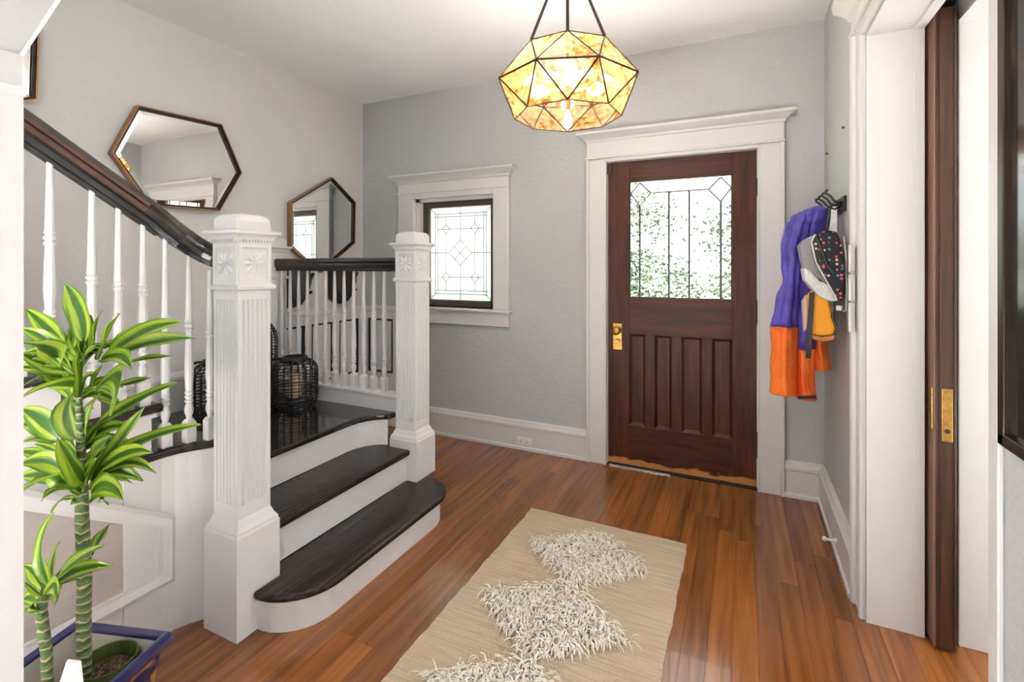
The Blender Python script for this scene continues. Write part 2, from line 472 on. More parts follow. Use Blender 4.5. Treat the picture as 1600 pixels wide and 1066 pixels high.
MB().rects([(2.222, -.982, .224, 3.292, YB), (2.226, -.990, .231, 3.284, YB), (2.240, -.994, .235, 3.280, YB), (2.252, -1.012, .252, 3.262, YB), (2.266, -1.034, .272, 3.242, YB), (2.270, -1.046, .284, 3.232, YB), (2.286, -1.046, .284, 3.232, YB)]).build('cornice', WHITE, T)
MB().box(DX0, DX0 + .003, YB, 3.53, 0, 2.082).box(DX1 - .003, DX1, YB, 3.53, 0, 2.082).box(DX0, DX1, YB, 3.53, 2.079, 2.082).build('jamb_lining', WHITE, T)
MB().box(DX0, DX1, 3.312, 3.375, 0, .007).build('threshold', DARK, T)
MB().box(DX0 + .02, DX0 + .42, 3.3, 3.312, .0, .008).build('threshold_strip', ALU, T)

D = thing('door_1', (-.38, 3.35, .012), kind='structure')
FY, BY = 3.332, 3.376
L0, L1, Z0, Z1 = DX0 + .004, DX1 - .004, .014, 2.078
gx0, gx1, gz0, gz1 = -.692, -.061, 1.154, 1.940
MB().box(L0, gx0 - .004, FY, BY, Z0, Z1).build('stile', DOORW, D, bev=.002)
MB().box(gx1 + .004, L1, FY, BY, Z0, Z1).build('stile', DOORW, D, bev=.002)
MB().box(gx0 - .004, gx1 + .004, FY, BY, gz1, Z1).build('rail', DOORH, D, bev=.002)
MB().box(gx0 - .004, gx1 + .004, FY, BY, .905, gz0).build('rail', DOORH, D, bev=.002)
MB().box(gx0 - .004, gx1 + .004, FY, BY, Z0, .285).build('rail', DOORH, D, bev=.002)
px_ = [(-.713, -.594), (-.531, -.421), (-.357, -.233), (-.172, -.058)]
xs = [gx0 - .004, gx1 + .004]
pan = [(-.696, -.590), (-.528, -.420), (-.358, -.234), (-.174, -.057)]
for a, e in ((pan[0][1], pan[1][0]), (pan[1][1], pan[2][0]), (pan[2][1], pan[3][0])):
    MB().box(a, e, FY, BY, .285, .905).build('mullion', DOORW, D, bev=.002)
for a, e in pan:
    MB().box(a, e, FY + .016, BY - .008, .285, .905).build('panel', DOORW, D)
    q = MB()
    t = .016
    q.ext([(a, FY, .285), (a + t, FY + .016, .285 + t), (a + t, FY + .016, .905 - t), (a, FY, .905)], (-.0005, 0, 0))
    q.ext([(e, FY, .285), (e - t, FY + .016, .285 + t), (e - t, FY + .016, .905 - t), (e, FY, .905)], (.0005, 0, 0))
    q.ext([(a, FY, .905), (a + t, FY + .016, .905 - t), (e - t, FY + .016, .905 - t), (e, FY, .905)], (0, 0, .0005))
    q.ext([(a, FY, .285), (a + t * 1.2, FY + .016, .285 + t * 1.2), (e - t * 1.2, FY + .016, .285 + t * 1.2), (e, FY, .285)], (0, 0, -.0005))
    q.build('panel_moulding', DOORW, D)
dw, dh = gx1 - gx0, gz1 - gz0
def dp(u, v, y=3.352):
    return Vector((gx0 + u * dw, y, gz1 - v * dh))
polys = [[(0, .10), (.10, .21), (.10, 1), (0, 1)], [(.10, .21), (.215, .105), (.40, .105), (.40, 1), (.10, 1)], [(.40, .105), (.60, .105), (.60, 1), (.40, 1)],
         [(.60, .105), (.785, .105), (.90, .21), (.90, 1), (.60, 1)], [(.90, .21), (1, .10), (1, 1), (.90, 1)], [(.10, 0), (.90, 0), (.785, .105), (.215, .105)],
         [(0, .105), (.10, .012), (.215, .105), (.10, .21)], [(1, .105), (.90, .012), (.785, .105), (.90, .21)], [(0, 0), (.10, 0), (0, .1)], [(1, 0), (.90, 0), (1, .1)]]
for p in polys:
    MB().ext([dp(u, v) for u, v in p], (0, .004, 0)).build('pane', CLEAR, D)
came([(.10, .21, .10, 1), (.40, .105, .40, 1), (.60, .105, .60, 1), (.90, .21, .90, 1)], lambda u, v: dp(u, v, 3.353), .0075, 'came', LEAD, D)
came([(.215, .105, .785, .105), (0, .105, .10, .012), (.10, .012, .215, .105), (.215, .105, .10, .21), (.10, .21, 0, .10),
      (1, .105, .90, .012), (.90, .012, .785, .105), (.785, .105, .90, .21), (.90, .21, 1, .10)], lambda u, v: dp(u, v, 3.353), .0060, 'came', LEADL, D)
q = MB()
for k0 in ((gx0 - .004, gx0 + .004, gz0, gz1), (gx1 - .004, gx1 + .004, gz0, gz1), (gx0, gx1, gz0 - .004, gz0 + .005), (gx0, gx1, gz1 - .005, gz1 + .004)):
    q.box(k0[0], k0[1], FY + .004, 3.352, k0[2], k0[3])
q.build('glazing_bead', DOORW, D)
pl = MB().box(-.806, -.744, FY - .005, FY, .792, .972).build('lock_plate', BRASS, D, bev=.003)
MB().tube([(-.775, FY - .004, .925), (-.775, FY - .012, .925), (-.775, FY - .018, .925), (-.775, FY - .030, .925), (-.775, FY - .034, .925), (-.775, FY - .044, .925), (-.775, FY - .054, .925), (-.775, FY - .060, .925), (-.775, FY - .062, .925)],
          [.023, .022, .011, .010, .020, .0275, .026, .017, .003], 20).build('knob', BRASS, pl, smooth=True)
MB().tube([(-.775, FY - .004, .852), (-.775, FY - .012, .852), (-.775, FY - .015, .852)], [.016, .015, .012], 16).box(-.795, -.755, FY - .024, FY - .014, .846, .858).build('thumb_turn', BRASS, pl)
for z0, z1 in ((1.808, 1.894), (1.02, 1.146), (.205, .342)):
    h = MB().box(DX1 - .016, DX1 + .004, FY - .004, FY + .002, z0, z1).build('hinge', BRONZED, D)
    MB().tube([(DX1 + .001, FY - .008, z0 - .01), (DX1 + .001, FY - .008, z1 + .01)], .007, 8).build('hinge_pin', BRONZED, h)
MB().box(L0 - .008, L0 + .030, FY - .012, FY, 2.000, 2.070).build('door_catch', BRONZED, D, bev=.003)

# ------------------------------------------------------------------ cased opening and pocket door on the right
T = thing('trim_2', (XR, OY1, 0), kind='structure')
pr = [(.43, 2.282), (.412, 2.282), (.408, 2.288), (.408, 2.300), (.414, 2.306), (.414, 2.372), (.402, 2.376), (.398, 2.384), (.398, 2.400), (.43, 2.402)]
MB().ext([(a, e, 0) for a, e in pr], (0, 0, 2.300)).build('casing_board', WHITE, T)
MB().box(.42, .43, 1.180, OY0, 0, 2.30).build('casing_board', WHITE, T, bev=.003)
MB().box(.408, .43, OY0, 2.29, OZ, 2.300).build('casing_board', WHITE, T, bev=.003)
MB().box(.394, .43, 1.17, 2.412, 2.300, 2.318).build('bead', WHITE, T, bev=.006)
MB().box(.404, .43, 1.18, 2.404, 2.318, 2.372).build('frieze', WHITE, T)
MB().rects([(2.368, .404, .43, 1.18, 2.404), (2.372, .396, .43, 1.17, 2.410), (2.386, .392, .43, 1.168, 2.412), (2.400, .376, .43, 1.15, 2.416), (2.416, .354, .43, 1.13, 2.420), (2.420, .344, .43, 1.12, 2.424), (2.455, .338, .43, 1.115, 2.426)]).build('cornice', WHITE, T)
MB().box(.43, .572, 2.268, 2.282, 0, OZ).build('jamb_board', WHITE2, T)
MB().box(.572, .606, 2.262, 2.282, 0, OZ).build('jamb_stop', WHITE, T, bev=.003)
MB().box(.702, .88, 2.268, 2.282, 0, OZ).build('jamb_board', WHITE, T, bev=.004)
MB().box(.43, .572, OY0, 2.268, OZ - .012, OZ).build('head_board', WHITE2, T)
MB().box(.572, .606, OY0, 2.262, OZ - .020, OZ).build('head_stop', WHITE, T, bev=.003)
MB().box(.702, .88, OY0, 2.268, OZ - .012, OZ).build('head_board', WHITE, T)
MB().box(.612, .698, OY0 + .3, 3.3, 2.325, 2.36).build('track', DARK, T)
MB().box(.43, .88, OY0 - .001, OY0 + .012, 0, OZ).build('jamb_board', WHITE, T)
for z0, z1 in ((1.345, 1.452), (1.230, 1.335), (1.105, 1.220)):
    MB().tube([(.392, 2.345, z0), (.392, 2.345, z1)], .0075, 8).box(.398, .406, 2.345, 2.385, z0, z1).build('painted_hinge', WHITE, T)
D2 = thing('door_2', (.65, 2.7, .01), kind='structure')
MB().box(.622, .680, 2.210, 2.32, .012, 2.285).build('stile', POCK, D2, bev=.003)
MB().box(.6165, .622, 2.2125, 3.22, .012, 2.285).build('face_board', POCKF, D2)
MB().box(.622, .680, 2.32, 3.22, .012, 2.285).build('core', POCK, D2)
MB().box(.632, .636, 2.2065, 2.2105, .012, 2.285).box(.672, .676, 2.2065, 2.2105, .012, 2.285).build('edge_bead', POCK, D2)
lp = MB().box(.638, .668, 2.2060, 2.2105, .748, .934).build('lock_plate', BRASS, D2, bev=.001)
MB().tube([(.653, 2.2063, .785), (.653, 2.2040, .785)], .008, 14).build('keyhole', BRONZED, lp)
MB().box(.6140, .6170, 2.222, 2.262, .785, .932).build('pull_plate', BRASS, D2, bev=.001)

# ------------------------------------------------------------------ cased post with angled head at the left edge
T = thing('trim_3', (-1.33, .43, 0), kind='structure')
pr = [(-1.268, .450), (-1.268, .400), (-1.272, .388), (-1.279, .388), (-1.283, .402), (-1.289, .402), (-1.293, .384), (-1.303, .384), (-1.307, .402), (-1.350, .402), (-1.354, .390), (-1.366, .390), (-1.400, .400), (-1.420, .400), (-1.420, .450)]
MB().ext([(a, e, 0) for a, e in pr], (0, 0, 1.712)).build('casing_board', WHITE, T)
MB().rects([(1.70, -1.424, -1.264, .388, .452), (1.716, -1.426, -1.262, .386, .454), (1.722, -1.42, -1.272, .396, .449), (1.80, -1.42, -1.272, .396, .449)]).build('capital', WHITE, T)
MB().ext([(-1.44, .38, 1.692), (-1.272, .38, 1.781), (-.62, .38, 2.127), (-.62, .38, 2.30), (-1.44, .38, 2.30)], (0, .066, 0)).build('angled_head', WHITE, T)
MB().ext([(-1.272, .374, 1.781), (-.62, .374, 2.127), (-.62, .374, 2.139), (-1.272, .374, 1.793)], (0, .078, 0)).build('head_bead', WHITE, T)
MB().box(-.62, XR, .38, .446, 2.127, 2.30).build('head_beam', WHITE, T)

# ------------------------------------------------------------------ staircase
ST = thing('staircase', (-2.2, 1.7, 0), 'white staircase with ebony-stained treads turning at a low landing', 'staircase')
def arc(cx_, cy_, rx, ry, a0, a1, n):
    return [(cx_ + rx * math.cos(math.radians(a0 + (a1 - a0) * i / n)), cy_ + ry * math.sin(math.radians(a0 + (a1 - a0) * i / n))) for i in range(n + 1)]
NX0, NX1 = -1.842, -1.652
NA0, NA1 = 1.163, 1.345      # near newel
NB0, NB1 = 2.237, 2.420      # far newel
def prism(poly, z0, z1, name, m, parent, bev=0, seg=3):
    return MB().ext([(a, e, z0) for a, e in poly], (0, 0, z1 - z0)).build(name, m, parent, bev=bev, seg=seg)
def strip(path, z0, z1, th, name, m, parent):
    """an upright band following a plan path"""
    k = MB()
    n = len(path)
    inner = []
    for i, p in enumerate(path):
        a, e = Vector(path[max(i - 1, 0)]), Vector(path[min(i + 1, n - 1)])
        d = (e - a).normalized()
        inner.append((p[0] - d.y * th, p[1] + d.x * th))
    k.loft([[(path[i][0], path[i][1], z0), (path[i][0], path[i][1], z1), (inner[i][0], inner[i][1], z1), (inner[i][0], inner[i][1], z0)] for i in range(n)])
    return k.build(name, m, parent)
TH = .032
t1n = arc(-1.652, 1.45, .227, .225, -90, 0, 10)
t1f = arc(-1.652, 2.13, .227, .215, 0, 90, 10)
tr1 = [(-1.722, NA1), (NX1, NA1)] + t1n + t1f + [(NX1, NB0), (-1.722, NB0)]
prism(tr1, .152 - TH, .152, 'tread', EBONY, ST, bev=.012)
r1 = arc(-1.652, 1.445, .197, .20, -90, 0, 10) + arc(-1.652, 2.12, .197, .19, 0, 90, 10)
strip(r1, 0, .152 - TH, .012, 'riser', WHITE2, ST)
strip([(a * 1.0 + (.006 if True else 0), e) for a, e in r1], .108, .121, .01, 'cove_moulding', WHITE2, ST)
prism([(-1.99, NA1), (-1.692, NA1), (-1.692, NB0), (-1.99, NB0)], .33 - TH, .33, 'tread', EBONY, ST, bev=.012)
MB().box(-1.734, -1.722, NA1, NB0, .152, .33 - TH).build('riser', WHITE2, ST)
MB().box(-1.722, -1.712, NA1, NB0, .284, .298).build('cove_moulding', WHITE2, ST, bev=.004)
ln = [(-1.842, 1.345), (-1.872, 1.360), (-1.905, 1.385), (-1.935, 1.425), (-1.955, 1.475), (-1.962, 1.53)]
lf = [(-1.962, 2.06), (-1.955, 2.11), (-1.935, 2.16), (-1.905, 2.200), (-1.872, 2.225), (-1.842, 2.237)]
XW = XL + .004
land = [(XW, 1.24), (-1.842, 1.24)] + ln + lf + [(-1.842, 2.30), (XW, 2.30)]
prism(land, .508 - TH, .508, 'landing_board', EBONYG, ST, bev=.012)
r3 = [(a - .03, e) for a, e in ln] + [(a - .03, e) for a, e in lf]
r3[0] = (-1.862, 1.340); r3[-1] = (-1.862, 2.242)
strip(r3, .33, .508 - TH, .012, 'riser', WHITE2, ST)
# second flight, climbing toward the viewer along the left wall
noses = [(.69, 1.262), (.863, 1.072)] + [(.863 + .173 * k, 1.072 - .262 * k) for k in range(1, 8)]
XS = -1.925
for k, (z, y) in enumerate(noses):
    yb = noses[k + 1][1] - .03 if k + 1 < len(noses) else y - .29
    if k == 0:
        side = [(-1.842, 1.262), (-1.850, 1.235), (-1.872, 1.195), (-1.895, 1.160), (-1.915, 1.12), (XS, 1.075), (XS, .985)]
        poly = [(XW, y), ] + side + [(-1.955, .985), (-1.955, yb - .02), (XW, yb - .02)]
        prism(poly[::-1], z - TH, z, 'tread', EBONY, ST, bev=.011)
        strip([(a - .028, e - .004) for a, e in side[:-1]] + [(-1.953, .95)], 0, z - TH, .012, 'curved_skirt', WHITE2, ST)
    else:
        prism([(XW, yb - .02), (-1.957, yb - .02), (-1.957, yb - .052), (XS, yb - .052), (XS, y), (XW, y)], z - TH, z, 'tread', EBONY, ST, bev=.011)
        MB().box(-1.95, -1.934, yb - .03, y - .018, z - TH - .016, z - TH).build('cove_moulding', WHITE2, ST, bev=.004)
    pz = noses[k - 1][0] if k else .508
    MB().box(XW, -1.955, y - .045, y - .03, pz, z - TH).build('riser', WHITE2, ST)
saw = [(1.06, 0)]
saw += [(1.06, .69 - TH)]
for k in range(1, len(noses)):
    z, y = noses[k]
    saw += [(y - .03, noses[k - 1][0] - TH), (y - .03, z - TH)]
saw += [(noses[-1][1] - .29, noses[-1][0] - TH), (noses[-1][1] - .29, 0)]
MB().ext([(-1.99, y, z) for y, z in saw], (.04, 0, 0)).build('stringer_board', WHITE2, ST)
# raised moulding round the taupe panel below the stringer
sl = .64
o_ = [(1.115, .183), (1.115, .429), (.0, .429 + 1.115 * sl), (.0, .183)]
i_ = [(1.058, .235), (1.058, .402), (.055, .402 + 1.003 * sl), (.055, .235)]
m1 = [(1.100, .198), (1.100, .421), (.015, .421 + 1.085 * sl), (.015, .198)]
m2 = [(1.072, .222), (1.072, .408), (.042, .408 + 1.03 * sl), (.042, .222)]
q = MB()
q.loft([[(-1.9499, y, z) for y, z in o_], [(-1.932, y, z) for y, z in o_], [(-1.926, y, z) for y, z in m1], [(-1.934, y, z) for y, z in m2], [(-1.935, y, z) for y, z in i_], [(-1.9495, y, z) for y, z in i_]], caps=False)
q.build('panel_moulding', WHITE2, ST)
MB().ext([(-1.9495, y, z) for y, z in i_], (.002, 0, 0)).build('inset_panel', TAUPE, ST)
MB().box(-1.95, -1.935, -.9, 1.075, 0, .022).build('shoe_moulding', WHITE2, ST, bev=.006)

# ------------------------------------------------------------------ newel posts
def fluted(cx_, cy_, h, n=6, pitch=.0190, r=.0068):
    """plan outline of a square shaft with round flutes cut in each face"""
    pts = []
    for k in range(4):
        a = k * PI / 2
        ca, sa = math.cos(a), math.sin(a)
        loc = [(-h, -h)]
        for i in range(n):
            c0 = (i - (n - 1) / 2) * pitch
            for j in range(5):
                t_ = PI * j / 4
                loc.append((c0 - r * math.cos(t_), -h + r * 1.25 * math.sin(t_)))
        for lx, ly in loc:
            pts.append((cx_ + lx * ca - ly * sa, cy_ + lx * sa + ly * ca))
    return pts
def newel(cx_, cy_, z0, hp, label, zbase=None):
    o = thing('newel_post', (cx_, cy_, z0), label, 'newel post', 'carved white newel posts')
    def R(h): return (cx_ - h, cx_ + h, cy_ - h * .96, cy_ + h * .96)
    if z0 < .37:
        MB().rects([(z0, *R(hp)), (.372, *R(hp)), (.380, *R(hp - .004)), (.388, *R(hp - .004)), (.402, *R(hp - .014)), (.412, *R(hp - .018)), (.422, *R(hp - .022)), (.428, *R(hp - .026))]).build('plinth', WHITE, o)
    h = hp - .026
    zb = max(z0, .425)
    def sq(hh): return [(cx_ - hh, cy_ - hh), (cx_ + hh, cy_ - hh), (cx_ + hh, cy_ + hh), (cx_ - hh, cy_ + hh)]
    if zb < .475:
        prism(sq(h), zb, .478, 'shaft_foot', WHITE, o)
    prism(fluted(cx_, cy_, h), max(zb, .478), 1.242, 'fluted_shaft', WHITE, o)
    prism(sq(h), 1.242, 1.282, 'shaft_neck', WHITE, o)
    MB().rects([(1.276, *R(h)), (1.280, *R(h + .014)), (1.290, *R(h + .016)), (1.298, *R(h + .006))]).build('collar', WHITE, o)
    prism(sq(h - .001), 1.296, 1.456, 'capital_block', WHITE, o)
    for k in range(4):
        a = k * PI / 2
        ca, sa = math.cos(a), math.sin(a)
        def tf(lx, ly, z): return (cx_ + lx * ca - ly * sa, cy_ + lx * sa + ly * ca, z)
        q = MB()
        d0, d1 = -(h - .001), -(h + .005)
        for xa, xb, za, zb_ in ((-h + .001, -h + .016, 1.318, 1.438), (h - .016, h - .001, 1.318, 1.438), (-h + .001, h - .001, 1.298, 1.318), (-h + .001, h - .001, 1.438, 1.454)):
            q.ext([tf(xa, d0, za), tf(xb, d0, za), tf(xb, d0, zb_), tf(xa, d0, zb_)], Vector(tf(0, d1, 0)) - Vector(tf(0, d0, 0)))
        fr = q.build('carved_panel', WHITE, o)
        q = MB()
        zc = 1.378
        for j in range(8):
            t_ = j * PI / 4
            L_ = .050 if j % 2 == 0 else .062
            w_ = .010 if j % 2 == 0 else .013
            dx, dz = math.cos(t_), math.sin(t_)
            def pt(al, ac, dep): return tf(dx * al - dz * ac, d0 - dep, zc + dz * al + dx * ac)
            vs_ = [pt(.004, 0, .004), pt(L_ * .65, w_, 0), pt(L_, 0, 0), pt(L_ * .65, -w_, 0), pt(L_ * .6, 0, .008)]
            q.add(vs_, [(0, 1, 4), (1, 2, 4), (2, 3, 4), (3, 0, 4), (0, 3, 2, 1)])
        q.build('rosette', WHITE, fr)
    hc = h + .030
    MB().rects([(1.452, *R(h + .002)), (1.458, *R(h + .006)), (1.466, *R(h + .007)), (1.467, *R(h + .013)), (1.478, *R(h + .015)), (1.487, *R(hc - .006)), (1.489, *R(hc)), (1.499, *R(hc + .001)), (1.502, *R(hc - .004))]).build('cornice', WHITE, o)
    q = MB()
    for xa in range(-5, 6):
        for sy in (-1, 1):
            q.box(cx_ + xa * .0125 - .0035, cx_ + xa * .0125 + .0035, cy_ + sy * (h + .0105) - .004, cy_ + sy * (h + .0105) + .004, 1.459, 1.468)
            q.box(cx_ + sy * (h + .0105) - .004, cx_ + sy * (h + .0105) + .004, cy_ + xa * .0125 - .0035, cy_ + xa * .0125 + .0035, 1.459, 1.468)
    q.build('dentil_band', WHITE, o)
    hd = h + .001
    def oc(hh, z, c_): return [(cx_ - hh, cy_ - hh + c_, z), (cx_ - hh + c_, cy_ - hh, z), (cx_ + hh - c_, cy_ - hh, z), (cx_ + hh, cy_ - hh + c_, z), (cx_ + hh, cy_ + hh - c_, z), (cx_ + hh - c_, cy_ + hh, z), (cx_ - hh + c_, cy_ + hh, z), (cx_ - hh, cy_ + hh - c_, z)]
    MB().loft([oc(hd, 1.500, .002), oc(hd, 1.538, .002), oc(hd - .002, 1.550, .006), oc(hd - .007, 1.559, .012), oc(hd - .018, 1.564, .016)]).build('cap', WHITE, o)
    return o
newel((NX0 + NX1) / 2, (NA0 + NA1) / 2, 0, .0945, 'large white carved newel post nearest the potted plant')
newel((NX0 + NX1) / 2, (NB0 + NB1) / 2, .152, .0945, 'white carved newel post at the foot of the stairs nearest the window')
newel(-2.942, 2.325, .508, .0945, 'white newel post against the left wall, mostly hidden behind the nearest newel')

# ------------------------------------------------------------------ railings
RP = [(-.034, .000), (-.028, -.018), (-.020, -.022), (-.020, -.040), (.020, -.040), (.020, -.022), (.028, -.018), (.034, .000), (.030, .010), (.036, .020), (.030, .036), (.014, .044), (-.014, .044), (-.030, .036), (-.036, .020), (-.030, .010)]
def baluster(L, name='baluster'):
    """turned baluster of height L standing at the origin"""
    k = MB()
    q = .0175
    zb = .088
    k.rects([(0, -q, q, -q, q), (zb - .012, -q, q, -q, q), (zb, -q * .62, q * .62, -q * .62, q * .62)])
    u = L - zb
    zl, zu = zb, zb
    pr = [(.0105, zb - .006), (.0100, zb + .010), (.0150, zb + .024), (.0165, zb + .036), (.0140, zb + .050), (.0105, zb + .060), (.0105, zb + .064), (.0150, zb + .067), (.0150, zb + .074), (.0115, zb + .076), (.0115, zb + .081), (.0150, zb + .083), (.0150, zb + .090), (.0115, zb + .092), (.0115, zb + .097), (.0150, zb + .099), (.0150, zb + .106), (.0120, zb + .109)]
    a = zb + .109
    ru = a + (L - a) * .47
    pr += [(.0160, a + (ru - a) * .25), (.0155, a + (ru - a) * .45), (.0120, ru - .022), (.0115, ru - .020), (.0160, ru - .017), (.0160, ru - .009), (.0125, ru - .007), (.0125, ru - .003), (.0165, ru), (.0165, ru + .008), (.0125, ru + .011), (.0125, ru + .016), (.0155, ru + .019), (.0130, ru + .028), (.0080, L)]
    k.lathe(pr, n=10)
    return k
SR = thing('stair_railing', (-1.95, 1.0, .69), 'ebony handrail with white turned balusters climbing along the left stair flight', 'railing')
def rz(y): return 1.612 + (.966 - y) * .668
path = [(-1.838, 1.258, 1.394), (-1.862, 1.252, 1.397), (-1.888, 1.236, 1.405), (-1.912, 1.212, 1.420), (-1.932, 1.182, 1.443), (-1.948, 1.148, 1.472), (-1.958, 1.11, 1.503), (-1.964, 1.07, rz(1.07) - .004), (-1.965, 1.02, rz(1.02)), (-1.965, .8, rz(.8)), (-1.965, .4, rz(.4)), (-1.965, -.70, rz(-.70))]
MB().sweep(path, RP).build('handrail', RAILM, SR, smooth=False)
RBROWN = mat('handrail_brown', (0.105, 0.042, 0.020), 0.35, var=((60, 4, 60), (0.055, 0.022, 0.012), 0.4, 0.7, 5))
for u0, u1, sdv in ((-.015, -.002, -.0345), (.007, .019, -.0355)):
    MB().sweep(path[8:], [(sdv, u0), (sdv + .004, u0), (sdv + .004, u1), (sdv, u1)]).build('rail_band', RBROWN, SR)  # brown strips along the side of the rail
fil = MB()
fil.sweep([(p[0], p[1], p[2] - .050) for p in path[7:]], [(-.012, -.010), (.012, -.010), (.012, .012), (-.012, .012)])
fil.build('rail_fillet', RAILM, SR)
bal = [(-1.888, 1.218, .69, 1.352), (-1.930, 1.163, .69, 1.415), (-1.957, 1.092, .69, rz(1.092) - .055)]
k0 = 0
for k in range(1, 7):
    z, y = noses[k]
    for j in range(3):
        yy = y - .052 - j * .0765
        bal.append((-1.963, yy, z, rz(yy) - .052))
for (bx, by, z0, zt) in bal:
    o = baluster(zt - z0).build('baluster', WHITE, None, smooth=False)
    o.location = (bx, by, z0)
    o.parent = SR
    o.matrix_parent_inverse = Matrix.Translation(-SR.location)
LR = thing('landing_railing', (-2.35, 2.325, .508), 'level ebony handrail with white balusters behind the landing', 'railing')
MB().sweep([(-2.87, 2.325, 1.374), (-1.81, 2.325, 1.374)], RP).build('handrail', RAILM, LR)
MB().box(-2.87, -1.81, 2.297, 2.353, .508, .588).build('kerb', WHITE, LR)
MB().box(-2.87, -1.81, 2.289, 2.361, .588, .610).build('kerb_cap', WHITE, LR, bev=.005)
bm0 = None
for i in range(12):
    if bm0 is None:
        bm0 = baluster(1.338 - .610).build('baluster', WHITE, None)
        o = bm0
    else:
        o = bm0.copy(); C.objects.link(o)
    o.location = (-2.838 + .0802 * i, 2.325, .610)
    o.parent = LR
    o.matrix_parent_inverse = Matrix.Translation(-LR.location)

# ------------------------------------------------------------------ mirrors on the left wall
def mirror(front, label, depth=.045):
    """front: outline (y, z) of the frame's front edge, in order"""
    c = Vector((sum(p[0] for p in front) / len(front), sum(p[1] for p in front) / len(front)))
    o = thing('mirror', (XL, c.x, min(p[1] for p in front)), label, 'mirror', 'hexagonal mirrors on the stair wall')
    def ins(d):
        n = len(front); out = []
        P = [Vector(p) for p in front]
        for i in range(n):
            a, p, e = P[i - 1], P[i], P[(i + 1) % n]
            d1, d2 = (p - a).normalized(), (e - p).normalized()
            n1, n2 = Vector((-d1.y, d1.x)), Vector((-d2.y, d2.x))
            if n1.dot(c - p) < 0: n1 = -n1
            if n2.dot(c - p) < 0: n2 = -n2
            bi = (n1 + n2); bi = bi / bi.dot(n1)
            out.append(p + bi * d)
        return out
    def sec(x, d): return [(x, q.x, q.y) for q in ins(d)]
    xf = XL + depth
    MB().loft([sec(XL + .002, 0), sec(xf, 0), sec(xf, .007)], caps=False).build('outer_frame', BRONZE, o)
    MB().loft([sec(xf, .007), sec(xf - .008, .008), sec(xf - .008, .018), sec(xf - .016, .020)], caps=False).build('inner_frame', BRONZED, o)
    xg = xf - .016
    MB().loft([sec(xg - .004, .018), sec(xg - .002, .040)], caps=False).build('bevelled_edge', MIRROR, o)
    MB().ext([(xg - .002, q.x, q.y) for q in ins(.040)], (-.003, 0, 0)).build('glass', MIRROR, o)
    return o
def onx(u, v, X):
    d = px(u, v, 1.0) - Vector((0, 0, CAMH))
    t = X / d.x
    return (t * d.y, CAMH + t * d.z)
XF = XL + .045
mirror([onx(*p, XF) for p in ((175, 238), (216, 164), (347, 194), (378.5, 270), (344, 330), (234, 322))], 'wide hexagonal bronze mirror tilted above the stair handrail')
mirror([onx(*p, XF) for p in ((455, 316), (520, 277), (556, 316), (555, 380), (502, 427), (455, 386))], 'upright hexagonal bronze mirror reflecting the leaded window')
mirror([(1.112, 2.150), (1.120, 2.500), (.80, 2.70), (.46, 2.50), (.46, 2.15), (.80, 1.98)], 'bronze mirror highest on the stair wall, cut off by the white post')

# ------------------------------------------------------------------ dark bags and hooks over the wainscot
LEATHER = mat('dark_leather', (0.030, 0.016, 0.012), 0.34, var=((30, 30, 30), (0.012, 0.009, 0.009), 0.35, 0.7, 4))
LEATHB = mat('black_leather', (0.010, 0.010, 0.011), 0.40)
for y0, y1, lb in ((2.45, 2.69, 'dark leather bag hanging behind the balusters, nearer the near newel'), (2.92, 3.17, 'dark leather bag hanging behind the balusters, nearer the wall corner')):
    o = thing('hanging_bag', (XL, (y0 + y1) / 2, 1.04), lb, 'bag', 'dark bags hung above the wainscot')
    w_ = y1 - y0
    out = [(y0, 1.36), (y0, 1.10), (y0 + w_ * .25, 1.055), (y0 + w_ * .62, 1.075), (y0 + w_ * .85, 1.14), (y1, 1.24), (y1 - .01, 1.33), (y1 - .04, 1.37)]
    MB().ext([(XL + .002, a, e) for a, e in out], (.085, 0, 0)).build('bag_body', LEATHB, o, bev=.012)
    fl = [(y0 + .02, 1.355), (y0 + .02, 1.16), (y0 + w_ * .4, 1.10), (y0 + w_ * .8, 1.17), (y1 - .015, 1.25), (y1 - .03, 1.355)]
    MB().ext([(XL + .085, a, e) for a, e in fl], (.012, 0, 0)).build('flap', LEATHER, o, bev=.005)
    MB().tube([(XL + .05, y0 + .03, 1.36), (XL + .05, (y0 + y1) / 2, 1.42), (XL + .05, y1 - .05, 1.365)], .006, 6).build('strap', LEATHB, o)
    h = thing('wall_hook', (XL, y1 + .06, 1.16), 'small black wall hook beside the dark bag ' + ('nearer the near newel' if y0 < 2.8 else 'nearer the wall corner'), 'hook', 'black hooks above the wainscot')
    MB().tube([(XL + .012, y1 + .035, 1.235), (XL + .016, y1 + .075, 1.31)], .012, 8).build('hook_arm', BLACK, h)
    MB().tube([(XL + .002, y1 + .045, 1.155), (XL + .025, y1 + .050, 1.165)], .012, 10).build('hook_knob', BLACK, h)

